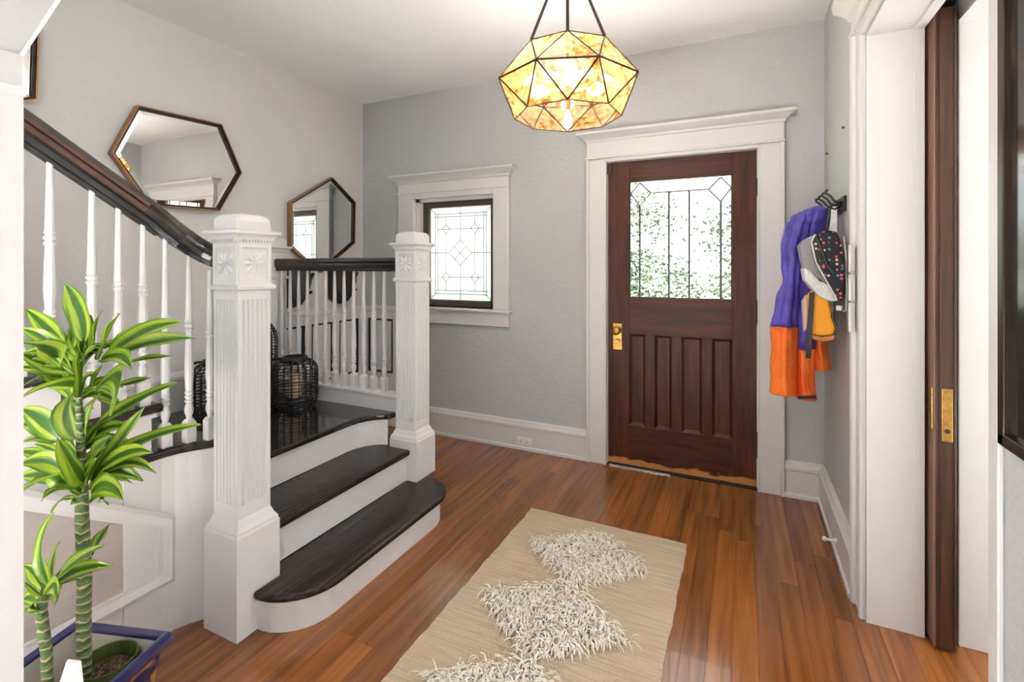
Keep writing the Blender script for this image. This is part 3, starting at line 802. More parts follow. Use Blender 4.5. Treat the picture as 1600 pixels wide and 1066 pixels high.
# ------------------------------------------------------------------ wicker lanterns on the landing
CANDLE = mat('candle_wax', (0.62, 0.44, 0.28), 0.5)
CGLASS = glass_mat('candle_glass', (0.93, 0.94, 0.94), 0.08)
def lantern(cx_, cy_, R, Ht, label, lid=True):
    z0 = .508
    o = thing('wire_lantern', (cx_, cy_, z0), label, 'lantern', 'black woven lanterns on the landing')
    def rr(t):
        if t < .16: return R * (.78 + .22 * math.sin(PI / 2 * t / .16))
        if t < .78: return R
        return R * (.56 + .44 * math.cos(PI / 2 * (t - .78) / .22) ** .8)
    q = MB()
    n = 20
    for i in range(n):
        a = 2 * PI * i / n + .1
        q.tube([(cx_ + rr(t) * math.cos(a), cy_ + rr(t) * math.sin(a), z0 + .004 + Ht * t) for t in (0, .05, .10, .16, .35, .55, .78, .86, .92, .96, 1.0)], .0042 if i % 2 else .0032, 5)
    q.build('upright_canes', BLACK, o)
    q = MB()
    m_ = max(10, int(Ht / .018))
    for k in range(m_ + 1):
        t = k / m_
        r_ = rr(t)
        z = z0 + .004 + Ht * t
        wob = [random.uniform(-.0035, .0035) for _ in range(24)]
        q.tube([(cx_ + r_ * math.cos(2 * PI * i / 24), cy_ + r_ * math.sin(2 * PI * i / 24), z + wob[i % 24]) for i in range(25)], .0026 if k % 3 else .0042, 4)
    q.build('woven_rings', BLACK, o)
    MB().lathe([(.001, z0), (R * .80, z0), (R * .80, z0 + .012), (.001, z0 + .012)], (cx_, cy_), 24).build('base', BLACK, o)
    zt = z0 + Ht
    MB().loft([[(cx_ + r_ * math.cos(2 * PI * i / 24), cy_ + r_ * math.sin(2 * PI * i / 24), zt + dz) for i in range(24)] for r_, dz in ((R * .55, -.012), (R * .60, .0), (R * .55, .022), (R * .48, .024), (R * .50, -.012))]).build('rim', BLACK, o, smooth=True)
    if lid:
        MB().tube([(cx_ - R * .5, cy_ - R * .25, zt + .008), (cx_ - R * .78, cy_ - R * .35, zt + .004), (cx_ - R * .98, cy_ - R * .42, zt - .004)], .007, 6).build('handle', BLACK, o)
    MB().lathe([(.001, z0 + .06), (.034, z0 + .06), (.034, z0 + .06 + min(.15, Ht * .5)), (.001, z0 + .06 + min(.15, Ht * .5))], (cx_, cy_), 16).build('candle', CANDLE, o, smooth=False)
    MB().lathe([(.045, z0 + .012), (.045, z0 + .058), (.012, z0 + .058), (.012, z0 + .06)], (cx_, cy_), 16).build('candle_stand', BLACK, o)
lantern(-2.475, 2.12, .132, .285, 'round black woven lantern with candle in front of the level railing')
lantern(-2.78, 2.085, .125, .50, 'tall black woven lantern half hidden behind the near newel')
lantern(-2.735, 1.80, .128, .30, 'black woven lantern seen left of the near newel between the balusters')

# ------------------------------------------------------------------ pendant light
PC = Vector((-.682, 2.0, 0))
P = thing('pendant_light', (PC.x, PC.y, 2.01), 'faceted amber glass pendant light hanging on slanted bronze rods', 'pendant light')
va = YAW - PI / 2       # a vertex faces the doorway where one stands
ax = math.atan2(-PC.y, -PC.x)
def ring(R, z, off):
    return [Vector((PC.x + R * math.cos(ax + off + i * PI / 4), PC.y + R * math.sin(ax + off + i * PI / 4), z)) for i in range(8)]
top = ring(.207, 2.285, 0)
mid = ring(.305, 2.148, PI / 8)
low = ring(.228, 2.010, 0)
PB = mat('pendant_bronze', (0.045, 0.026, 0.016), 0.4, 0.7)
fr, fn = MB(), MB()
tris = []
for i in range(8):
    j = (i + 1) % 8
    tris += [(top[i], top[j], mid[i]), (mid[i - 1], mid[i], top[i]), (low[i], low[j], mid[i]), (mid[i - 1], mid[i], low[i])]
    fr.tube([mid[i], mid[j]], .0042, 6)
    for a, e in ((top[i], mid[i]), (top[j], mid[i]), (low[i], mid[i]), (low[j], mid[i])):
        fr.tube([a, e], .0036, 6)
    fn.tube([top[i], top[j]], .0028, 5)
    fn.tube([low[i], low[j]], .0026, 5)
fr.build('lead_frame', PB, P)
fn.build('rim_wire', PB, P)
for t3 in tris:
    c_ = (t3[0] + t3[1] + t3[2]) / 3
    n_ = (t3[1] - t3[0]).cross(t3[2] - t3[0]).normalized()
    MB().ext([c_ + (p - c_) * .985 for p in t3], n_ * .002).build('glass_pane', AMBER, P)
apex = Vector((PC.x, PC.y, 2.745))
for i in (1, 7):
    MB().tube([top[i], apex + (top[i] - apex).normalized() * .02], .0062, 8).build('rod', PB, P)
MB().lathe([(.012, 2.70), (.03, 2.73), (.065, 2.775), (.07, 2.80), (.001, 2.80)], (PC.x, PC.y), 24).build('canopy', PB, P, smooth=True)
hub = MB().lathe([(.001, 2.085), (.03, 2.09), (.036, 2.12), (.03, 2.15), (.001, 2.155)], (PC.x, PC.y), 16).build('hub', BRONZE, P, smooth=True)
MB().tube([(PC.x, PC.y, 2.15), (PC.x, PC.y, 2.72)], .0075, 8).build('stem', PB, P)
BULB = bpy.data.materials.new('glowing_bulb'); BULB.use_nodes = True
nt = BULB.node_tree; nt.nodes.remove(nt.nodes['Principled BSDF'])
em = nt.nodes.new('ShaderNodeEmission'); em.inputs[0].default_value = (1, .80, .50, 1); em.inputs[1].default_value = 10
nt.links.new(em.outputs[0], nt.nodes['Material Output'].inputs[0])
dirs = [Vector((math.cos(ax + a), math.sin(ax + a), dz)) for a, dz in ((0.05, .10), (1.45, .0), (-1.45, .0), (3.14, -.1))] + [Vector((.0, .0, -1))]
for d in dirs:
    d = d.normalized()
    b0 = Vector((PC.x, PC.y, 2.12))
    s_ = MB().tube([b0 + d * .03, b0 + d * .08], .014, 10).build('socket', BRONZE, P)
    k1 = .6 if d.z < -.9 else 1.0
    o = MB().tube([b0 + d * t for t in (.078, .09, .105, .125, .142, .152, .156)], [.011 * k1, .013 * k1, .024 * k1, .030 * k1, .026 * k1, .014 * k1, .002], 14).build('bulb', BULB, s_, smooth=True)
    if d.z > -.9:
        l = bpy.data.lights.new('bulb_light', 'POINT'); l.energy = 3.2; l.color = (1, .95, .89); l.shadow_soft_size = .05
        lo_ = bpy.data.objects.new('bulb_light', l); lo_.location = b0 + d * .12 + Vector((0, 0, .06)); C.objects.link(lo_)

# ------------------------------------------------------------------ coat hooks, jacket and bags on the right wall
K = thing('coat_rack', (XR, 2.84, 1.62), 'black metal coat rack with curled hooks on the right wall', 'coat rack')
MB().box(.418, .43, 2.655, 3.08, 1.622, 1.690).build('back_plate', BLACK, K, bev=.002)
for y in (2.69, 2.80, 2.91, 3.02):
    q = MB()
    q.tube([(.418, y, 1.665), (.402, y, 1.660), (.386, y, 1.672), (.372, y, 1.694), (.360, y, 1.703), (.352, y, 1.711), (.354, y, 1.720), (.362, y, 1.723)], [.006, .006, .0052, .0052, .0048, .0048, .0055, .006], 8)
    q.tube([(.418, y, 1.655), (.402, y, 1.640), (.388, y, 1.632), (.376, y, 1.638), (.372, y, 1.650)], [.006, .0055, .005, .005, .006], 8)
    q.build('hook', BLACK, K, smooth=True)

BLUE = mat('blue_nylon', lin((96, 84, 190)), 0.40, var=((6, 6, 6), lin((62, 50, 140)), 0.4, 0.7, 3), bump=((22, 22, 12), 0.5, 0.03, 3))
ORANGE = mat('orange_nylon', lin((255, 130, 48)), 0.42, var=((6, 6, 5), lin((235, 88, 20)), 0.4, 0.7, 3), bump=((20, 20, 10), 0.5, 0.03, 3))
J = thing('jacket', (.30, 2.93, .68), 'blue and orange rain jacket hanging from the coat rack', 'jacket')
def cloth(secs, n=28, amp=.10, ph=0.0, name='', m=None, parent=None, lobes=5):
    """secs: (z, cx, cy, rx, ry)"""
    out = []
    fine = []
    for i in range(len(secs) - 1):
        a, e = secs[i], secs[i + 1]
        for k in range(4):
            t = k / 4
            s_ = t * t * (3 - 2 * t)
            fine.append(tuple(a[j] + (e[j] - a[j]) * (t if j == 0 else s_) for j in range(5)))
    fine.append(secs[-1])
    for z, cx_, cy_, rx, ry in fine:
        ring_ = []
        for i in range(n):
            a = 2 * PI * i / n
            f = 1 + amp * math.sin(lobes * a + ph + z * 2.5) * .7 + amp * .5 * math.sin((lobes + 4) * a - ph * 2 + z * 5) + amp * .35 * math.sin(z * 40 + 3 * a + ph)
            ring_.append((min(.428, cx_ + rx * f * math.cos(a)), cy_ + ry * f * math.sin(a), z))
        out.append(ring_)
    return MB().loft(out).build(name, m, parent, smooth=True)
cloth([(1.06, .192, 2.845, .058, .075), (1.20, .205, 2.845, .048, .068), (1.30, .222, 2.845, .034, .050), (1.36, .222, 2.845, .040, .055), (1.45, .228, 2.848, .050, .065), (1.56, .252, 2.86, .052, .062), (1.62, .282, 2.88, .050, .05), (1.645, .30, 2.90, .03, .04)], name='sleeve_upper', m=BLUE, parent=J, amp=.19)
cloth([(.715, .190, 2.845, .056, .07), (.72, .190, 2.845, .060, .075), (.80, .187, 2.845, .055, .072), (.92, .190, 2.845, .054, .075), (1.062, .193, 2.845, .059, .076)], name='sleeve_lower', m=ORANGE, parent=J, ph=.6, amp=.12)
cloth([(.95, .285, 2.93, .055, .12), (1.1, .285, 2.94, .070, .13), (1.3, .295, 2.95, .075, .13), (1.5, .31, 2.95, .078, .12), (1.60, .325, 2.95, .075, .10), (1.655, .345, 2.96, .055, .07), (1.675, .365, 2.97, .02, .03)], name='body_upper', m=BLUE, parent=J, ph=1.2, amp=.10, lobes=6)
cloth([(.692, .292, 2.88, .040, .055), (.70, .292, 2.88, .045, .06), (.80, .284, 2.885, .042, .06), (.94, .285, 2.90, .047, .065), (1.0, .287, 2.92, .050, .07)], name='cuff_lower', m=ORANGE, parent=J, ph=2.0, amp=.12)
cloth([(.835, .362, 2.95, .035, .06), (.845, .362, 2.95, .040, .07), (.95, .352, 2.95, .038, .09), (1.12, .350, 2.95, .045, .10)], name='body_lower', m=ORANGE, parent=J, ph=.3, amp=.16)
MB().ext([(.252, 2.812, .700), (.330, 2.816, .712), (.330, 2.816, .728), (.252, 2.812, .716)], (0, .006, 0)).build('cuff_tab', LEATHB, J)
cloth([(1.58, .31, 2.865, .03, .03), (1.61, .315, 2.865, .05, .04), (1.65, .33, 2.88, .045, .05), (1.672, .35, 2.90, .02, .02)], name='hood', m=BLUE, parent=J, ph=.9, amp=.15)

DOTS = bpy.data.materials.new('navy_spotted_fabric'); DOTS.use_nodes = True
nt = DOTS.node_tree; N, L = nt.nodes, nt.links
bs = N['Principled BSDF']; bs.inputs['Roughness'].default_value = .6
tc = N.new('ShaderNodeTexCoord')
vo = N.new('ShaderNodeTexVoronoi'); vo.inputs['Scale'].default_value = 62
L.new(tc.outputs['Object'], vo.inputs['Vector'])
mr = N.new('ShaderNodeMath'); mr.operation = 'LESS_THAN'; mr.inputs[1].default_value = .36
L.new(vo.outputs['Distance'], mr.inputs[0])
hs = N.new('ShaderNodeValToRGB'); hs.color_ramp.interpolation = 'CONSTANT'
cr = hs.color_ramp
cr.elements[0].color = (.012, .012, .022, 1); cr.elements[1].color = (.7, .08, .12, 1); cr.elements[1].position = .45
for pos, cc in ((.6, (.75, .55, .55, 1)), (.72, (.8, .15, .25, 1)), (.86, (.1, .35, .35, 1))):
    e = cr.elements.new(pos); e.color = cc
sp = N.new('ShaderNodeSeparateColor'); L.new(vo.outputs['Color'], sp.inputs[0]); L.new(sp.outputs[0], hs.inputs[0])
mx = N.new('ShaderNodeMix'); mx.data_type = 'RGBA'; mx.inputs[6].default_value = (.012, .012, .020, 1)
L.new(mr.outputs[0], mx.inputs[0]); L.new(hs.outputs[0], mx.inputs[7]); L.new(mx.outputs[2], bs.inputs['Base Color'])
BPW = mat('silver_trim', (0.70, 0.70, 0.70), 0.30, bump=((40, 40, 40), 0.5, 0.02, 3))
YEL = mat('yellow_vinyl', lin((250, 165, 20)), 0.35, bump=((16, 16, 16), 0.25, 0.02, 2))
TAN = mat('tan_trim', lin((190, 130, 80)), 0.5)
GSTRAP = mat('grey_strap', (0.42, 0.40, 0.38), 0.7)
B = thing('backpack', (.34, 2.66, 1.205), 'small navy spotted backpack with silver pocket hanging on the coat rack', 'backpack')
prof = [(.282, 1.478), (.300, 1.512), (.345, 1.532), (.385, 1.520), (.404, 1.46), (.414, 1.34), (.412, 1.23), (.400, 1.210), (.378, 1.222), (.345, 1.290), (.300, 1.385)]
MB().ext([(a, 2.585, e) for a, e in prof], (0, .17, 0)).build('pack_body', DOTS, B, bev=.018, seg=3)
pk = [(.240, 1.466), (.262, 1.492), (.300, 1.512), (.282, 1.478), (.300, 1.385), (.345, 1.290), (.378, 1.222), (.395, 1.208), (.36, 1.205), (.310, 1.235), (.262, 1.300), (.252, 1.36)]
MB().ext([(a, 2.592, e) for a, e in pk[:6]] + [(a, 2.592, e) for a, e in ((.262, 1.345), (.250, 1.40))], (0, .15, 0)).build('clear_pocket', PLASTCLEAR, B, bev=.006)
MB().ext([(a, 2.588, e) for a, e in ((.252, 1.36), (.275, 1.355), (.318, 1.300), (.345, 1.290), (.392, 1.212), (.36, 1.205), (.310, 1.232), (.262, 1.300))], (0, .16, 0)).build('silver_pocket', BPW, B, bev=.012)
MB().tube([(a, 2.584, e) for a, e in ((.300, 1.512), (.284, 1.478), (.302, 1.385), (.347, 1.290), (.380, 1.222))], .0035, 6).build('piping', BPW, B)
MB().tube([(a, 2.584, e) for a, e in ((.302, 1.505), (.325, 1.44), (.345, 1.37), (.372, 1.335))], .006, 6).build('zip_band', LEATHB, B)
MB().ext([(.368, 2.68, 1.525), (.396, 2.68, 1.520), (.398, 2.69, 1.645), (.376, 2.69, 1.645)], (0, .012, 0)).build('hanging_loop', BPW, B)
MB().sweep([(.408, 2.60, 1.50), (.418, 2.60, 1.40), (.420, 2.60, 1.28), (.416, 2.60, 1.17), (.405, 2.60, 1.165)], [(-.011, -.003), (.011, -.003), (.011, .003), (-.011, .003)]).build('shoulder_strap', GSTRAP, B)
MB().box(.380, .402, 2.595, 2.61, 1.168, 1.190).build('buckle', PLAST, B, bev=.003)
Y = thing('yellow_bag', (.325, 2.68, 1.03), 'small yellow bag with dark strap hanging below the spotted backpack', 'bag')
yp = [(.268, 1.07), (.262, 1.15), (.280, 1.235), (.312, 1.262), (.345, 1.25), (.362, 1.18), (.380, 1.085), (.372, 1.055), (.33, 1.046), (.285, 1.052)]
MB().ext([(a, 2.61, e) for a, e in yp], (0, .12, 0)).build('bag_body', YEL, Y, bev=.016, seg=3)
MB().ext([(a, 2.607, e - .003) for a, e in ((.283, 1.058), (.33, 1.046), (.378, 1.058), (.374, 1.036), (.33, 1.024), (.288, 1.034))], (0, .12, 0)).build('base_band', TAN, Y, bev=.005)
MB().ext([(.277, 2.600, 1.245), (.298, 2.600, 1.250), (.290, 2.595, 1.10), (.282, 2.595, .945), (.262, 2.595, .945), (.268, 2.597, 1.10)], (0, -.006, 0)).build('strap', LEATHB, Y)
MB().ext([(.252, 2.612, 1.20), (.268, 2.606, 1.235), (.272, 2.606, 1.10), (.258, 2.612, 1.06)], (0, .06, 0)).build('clear_side', PLASTCLEAR, Y, bev=.004)
MB().tube([(.36, 2.604, 1.24), (.372, 2.603, 1.17), (.366, 2.603, 1.14), (.382, 2.603, 1.09)], .006, 6).build('zip_edge', LEATHB, Y)
MB().tube([(.318, 2.67, 1.255), (.345, 2.705, 1.45), (.374, 2.70, 1.636)], .006, 6).build('top_strap', LEATHB, Y)

# ------------------------------------------------------------------ framed picture on the near right wall, outlet, door stop
PF = thing('picture_frame', (XR, .85, 1.055), 'black framed picture under glass on the near right wall', 'picture')
q = MB()
y0, y1, z0, z1 = .52, 1.148, 1.055, 2.10
for a in ((y0, y0 + .022, z0, z1), (y1 - .022, y1, z0, z1), (y0, y1, z0, z0 + .022), (y0, y1, z1 - .022, z1)):
    q.box(.408, .43, a[0], a[1], a[2], a[3])
q.build('frame', BRONZED, PF, bev=.002)
ART = mat('dark_print', (0.02, 0.02, 0.02), 0.12, var=((7, 7, 9), (0.16, 0.09, 0.06), 0.5, 0.8, 3))
MB().box(.418, .429, y0 + .02, y1 - .02, z0 + .02, z1 - .02).build('print', ART, PF)
OU = thing('wall_outlet', (-1.463, 3.30, .036), 'white duplex outlet set in the baseboard left of the front door', 'outlet')
MB().box(-1.521, -1.403, 3.2965, 3.3025, .036, .094).build('cover_plate', PLAST, OU, bev=.002)
for sx in (-1.488, -1.438):
    f = MB().box(sx - .017, sx + .017, 3.2945, 3.298, .050, .080).build('socket_face', PLAST, OU, bev=.001)
    MB().box(sx - .008, sx + .001, 3.2938, 3.2950, .070, .0725).box(sx - .008, sx + .001, 3.2938, 3.2950, .0585, .061).box(sx + .006, sx + .010, 3.2938, 3.2950, .063, .067).build('slot', DARK, f)
DS = thing('door_stop', (.40, 2.735, .066), 'white knob-shaped door stop on the right baseboard', 'door stop')
MB().tube([(.403, 2.735, .066), (.396, 2.735, .066), (.392, 2.735, .066), (.362, 2.735, .066), (.358, 2.735, .066), (.346, 2.735, .066), (.344, 2.735, .066)], [.014, .013, .007, .006, .011, .011, .006], 12).build('stop_body', PLAST, DS, smooth=True)

for (u_, v_, lb) in ((1320, 199, 'tiny black nail in the right wall above the coat rack, nearer the opening'), (1294, 240, 'tiny black nail in the right wall above the coat rack, nearer the corner')):
    ny, nz_ = onx(u_, v_, .43)
    nl = MB().tube([(.432, ny, nz_), (.424, ny, nz_), (.423, ny, nz_), (.419, ny, nz_)], [.003, .003, .007, .006], 8).build('wall_nail', BLACK)
    tag(nl, lb, 'nail', 'nails in the right wall')

# ------------------------------------------------------------------ rug
JUTE = mat('woven_jute', (0.68, 0.53, 0.375), 0.9, var=((5.0, 95, 1), (0.49, 0.385, 0.27), 0.42, 0.76, 8), bump=((170, 230, 1), 1.0, 0.012, 2))
SHAG = mat('cream_shag', (0.86, 0.79, 0.70), 0.9, var=((40, 40, 40), (0.62, 0.50, 0.37), 0.48, 0.75, 4))
RUG = thing('rug', (-.655, 1.3, 0), 'cream woven runner rug with shaggy diamond tufts on the wood floor', 'rug')
q = MB()
nY, nX = 90, 8
vs_, fs_ = [], []
for i in range(nY + 1):
    y = .1 + 2.412 * i / nY
    a = -1.068 + .0015 * math.sin(i * 1.7) + .002 * math.sin(i * .61)
    e = -.243 + .0015 * math.sin(i * 1.3 + 1) + .002 * math.sin(i * .47)
    for j in range(nX + 1):
        vs_.append((a + (e - a) * j / nX, y + .003 * math.sin(j * 2.1), .0105))
for i in range(nY):
    for j in range(nX):
        k = i * (nX + 1) + j
        fs_.append((k, k + 1, k + nX + 2, k + nX + 1))
n0 = len(vs_)
vs_ += [(p[0], p[1], .0005) for p in vs_]
fs_ += [tuple(i + n0 for i in f[::-1]) for f in fs_]
edge = [j for j in range(nX)] + [i * (nX + 1) + nX for i in range(nY)] + [nY * (nX + 1) + j for j in range(nX, 0, -1)] + [i * (nX + 1) for i in range(nY, 0, -1)]
for i in range(len(edge)):
    a, e = edge[i], edge[(i + 1) % len(edge)]
    fs_.append((a, e, e + n0, a + n0))
q.add(vs_, fs_).build('woven_base', JUTE, RUG)
q = MB()
for (dx, dy, hx, hy) in ((-.655, 2.20, .280, .225), (-.668, 1.770, .300, .215), (-.66, 1.335, .30, .215), (-.66, .90, .30, .21), (-.66, .46, .30, .21)):
    n = 0
    while n < 1900:
        u, v = random.uniform(-1, 1), random.uniform(-1, 1)
        if abs(u) + abs(v) > 1 + random.uniform(-.08, .06): continue
        n += 1
        x, y = dx + u * hx, dy + v * hy
        a = random.gauss(-PI / 2 + .25, .9)
        L_ = random.uniform(.03, .072)
        h_ = random.uniform(.008, .034)
        wd = random.uniform(.0018, .0032)
        d = Vector((math.cos(a), math.sin(a), 0)); s_ = Vector((-d.y, d.x, 0)) * wd
        bend = Vector((-d.y, d.x, 0)) * random.uniform(-.018, .018)
        p0 = Vector((x, y, .010)); p1 = p0 + d * L_ * .4 + Vector((0, 0, h_)); p2 = p0 + d * L_ * .75 + bend * .5 + Vector((0, 0, h_ * .95)); p3 = p0 + d * L_ + bend + Vector((0, 0, h_ * .4))
        q.add([p0 - s_, p0 + s_, p1 + s_, p1 - s_, p2 + s_, p2 - s_, p3], [(0, 1, 2, 3), (3, 2, 4, 5), (5, 4, 6)])
o = MB(); o.v, o.f = q.v, q.f
me = bpy.data.meshes.new('shag_tufts'); me.from_pydata(q.v, [], q.f); me.materials.append(SHAG)
so = bpy.data.objects.new('shag_tufts', me); C.objects.link(so); join(so, RUG); so['kind'] = 'stuff'

# ------------------------------------------------------------------ planter and plant
GLAZE = mat('blue_glaze', (0.010, 0.012, 0.075), 0.08, var=((7, 7, 7), (0.03, 0.03, 0.14), 0.4, 0.8, 3), coat=0.6)
GLAZEB = mat('painted_glaze', (0.012, 0.016, 0.09), 0.12, var=((11, 11, 11), (0.45, 0.22, 0.03), 0.56, 0.62, 2), coat=0.5)
CLAYIN = mat('pale_clay', (0.52, 0.48, 0.42), 0.7, var=((6, 6, 6), (0.40, 0.36, 0.30), 0.4, 0.7, 3))
SOIL = mat('potting_soil', (0.035, 0.018, 0.010), 0.95, var=((120, 120, 120), (0.30, 0.17, 0.07), 0.52, 0.64, 5), bump=((90, 90, 90), 1.0, 0.02, 4))
GPOT = mat('green_plastic_pot', (0.055, 0.085, 0.012), 0.5)
e1, e2 = Vector((.955, .296, 0)), Vector((.296, -.955, 0))
pc = Vector((-1.825, .769, 0)) + (e1 + e2) * .165
PO = thing('planter', (pc.x, pc.y, 0), 'square blue glazed ceramic planter on the floor beside the stairs', 'planter')
def sqp(h, z): return [pc + e1 * a * h + e2 * c_ * h + Vector((0, 0, z)) for a, c_ in ((-1, -1), (1, -1), (1, 1), (-1, 1))]
MB().loft([sqp(.112, 0), sqp(.118, .03), sqp(.145, .262), sqp(.136, .262), sqp(.105, .03)], caps=True).build('body', GLAZEB, PO, bev=.006)
MB().loft([sqp(.144, .255), sqp(.158, .262), sqp(.165, .274), sqp(.165, .290), sqp(.158, .300), sqp(.148, .300), sqp(.138, .292), sqp(.136, .268)], caps=False).build('rim', GLAZE, PO, bev=.004)
MB().loft([sqp(.1365, .285), sqp(.104, .035), sqp(.02, .034)], caps=False).build('inner_lining', CLAYIN, PO)
tb = px(132, 1052, 1.32); tb.z = .0
sb = px(76, 1052, 1.22); sb.z = .0
def npot(c_, r, zt, label):
    o = thing('nursery_pot', (c_.x, c_.y, .036), label, 'plant pot', 'nursery pots inside the blue planter')
    MB().loft([[(c_.x + rr_ * math.cos(2 * PI * i / 28), c_.y + rr_ * math.sin(2 * PI * i / 28), z) for i in range(28)] for rr_, z in ((r * .75, .037), (r * .97, zt - .02), (r * 1.04, zt - .02), (r * 1.04, zt), (r * .98, zt), (r * .93, zt - .04), (r * .72, .045))]).build('pot_wall', GPOT, o, smooth=False)
    MB().lathe([(.001, zt - .05), (r * .90, zt - .045), (r * .90, zt - .035), (r * .5, zt - .028), (.001, zt - .026)], (c_.x, c_.y), 28).build('soil', SOIL, o)
    return o
npc = Vector((-1.585, .735, 0))
npot(npc, .067, .284, 'green plastic nursery pot with bark soil around the taller trunk')
npot(sb, .036, .225, 'small green nursery pot around the shorter trunk')
paper = thing('paper_wrap', (tb.x - .05, tb.y, .2), 'white paper wrap tucked between the two plant trunks', 'paper')
a_ = px(104, 1044, 1.20); 
MB().ext([px(90, 1075, 1.215), px(128, 1075, 1.215), px(124, 1036, 1.235), px(104, 1033, 1.235)], (0, .004, .002)).build('paper_sheet', PLAST, paper)

LEAF = bpy.data.materials.new('striped_leaf'); LEAF.use_nodes = True
nt = LEAF.node_tree; N, L = nt.nodes, nt.links
bs = N['Principled BSDF']; bs.inputs['Roughness'].default_value = .30
uvn = N.new('ShaderNodeUVMap'); sx = N.new('ShaderNodeSeparateXYZ'); L.new(uvn.outputs[0], sx.inputs[0])
oi = N.new('ShaderNodeObjectInfo')
ws = N.new('ShaderNodeMath'); ws.operation = 'MULTIPLY'; ws.inputs[1].default_value = 57; L.new(oi.outputs['Random'], ws.inputs[0])
cb = N.new('ShaderNodeCombineXYZ'); mu = N.new('ShaderNodeMath'); mu.operation = 'MULTIPLY'; mu.inputs[1].default_value = 7.0; L.new(sx.outputs[0], mu.inputs[0])
L.new(mu.outputs[0], cb.inputs[0]); L.new(sx.outputs[1], cb.inputs[1]); L.new(ws.outputs[0], cb.inputs[2])
nz = N.new('ShaderNodeTexNoise'); nz.inputs['Scale'].default_value = 1.3; nz.inputs['Detail'].default_value = 3; L.new(cb.outputs[0], nz.inputs['Vector'])
ab = N.new('ShaderNodeMath'); ab.operation = 'SUBTRACT'; ab.inputs[1].default_value = .5; L.new(sx.outputs[0], ab.inputs[0])
a2 = N.new('ShaderNodeMath'); a2.operation = 'ABSOLUTE'; L.new(ab.outputs[0], a2.inputs[0])
a3 = N.new('ShaderNodeMath'); a3.operation = 'MULTIPLY_ADD'; a3.inputs[1].default_value = 2.0; L.new(a2.outputs[0], a3.inputs[0])
nf = N.new('ShaderNodeMapRange'); nf.inputs['To Min'].default_value = -.5; nf.inputs['To Max'].default_value = .5; L.new(nz.outputs[0], nf.inputs[0]); L.new(nf.outputs[0], a3.inputs[2])
rp = N.new('ShaderNodeValToRGB'); r_ = rp.color_ramp
r_.elements[0].position = 0; r_.elements[0].color = (.050, .15, .016, 1)
r_.elements[1].position = 1; r_.elements[1].color = (.10, .26, .02, 1)
for pos, cc in ((.20, (.045, .135, .014)), (.34, (.10, .25, .022)), (.48, (.34, .47, .04)), (.66, (.48, .54, .06)), (.80, (.26, .44, .03)), (.94, (.09, .24, .02))):
    e = r_.elements.new(pos); e.color = (*cc, 1)
L.new(a3.outputs[0], rp.inputs[0]); L.new(rp.outputs[0], bs.inputs['Base Color'])
bs.inputs['Transmission Weight'].default_value = 0.0
tl = N.new('ShaderNodeBsdfTranslucent'); L.new(rp.outputs[0], tl.inputs[0])
mxs = N.new('ShaderNodeMixShader'); mxs.inputs[0].default_value = .22
L.new(bs.outputs[0], mxs.inputs[1]); L.new(tl.outputs[0], mxs.inputs[2]); L.new(mxs.outputs[0], N['Material Output'].inputs[0])

TRUNK = bpy.data.materials.new('ringed_trunk'); TRUNK.use_nodes = True
nt = TRUNK.node_tree; N, L = nt.nodes, nt.links
bs = N['Principled BSDF']; bs.inputs['Roughness'].default_value = .55
tc = N.new('ShaderNodeTexCoord'); wv = N.new('ShaderNodeTexWave'); wv.bands_direction = 'Z'; wv.inputs['Scale'].default_value = 13; wv.inputs['Distortion'].default_value = 3.5; wv.inputs['Detail Scale'].default_value = 1.6
mpn = N.new('ShaderNodeMapping'); mpn.inputs['Scale'].default_value = (1.8, 1.8, 1.0)
L.new(tc.outputs['Object'], mpn.inputs['Vector']); L.new(mpn.outputs[0], wv.inputs['Vector'])
rp2 = N.new('ShaderNodeValToRGB'); r_ = rp2.color_ramp
r_.elements[0].position = .0; r_.elements[0].color = (.45, .36, .22, 1)
r_.elements[1].position = 1; r_.elements[1].color = (.09, .17, .05, 1)
for pos, cc in ((.10, (.40, .32, .20)), (.17, (.05, .07, .025)), (.4, (.11, .19, .06))):
    e = r_.elements.new(pos); e.color = (*cc, 1)
L.new(wv.outputs[0], rp2.inputs[0]); L.new(rp2.outputs[0], bs.inputs['Base Color'])
bp = N.new('ShaderNodeBump'); bp.inputs['Strength'].default_value = .6; bp.inputs['Distance'].default_value = .01; bp.invert = True; L.new(wv.outputs[0], bp.inputs['Height']); L.new(bp.outputs[0], bs.inputs['Normal'])

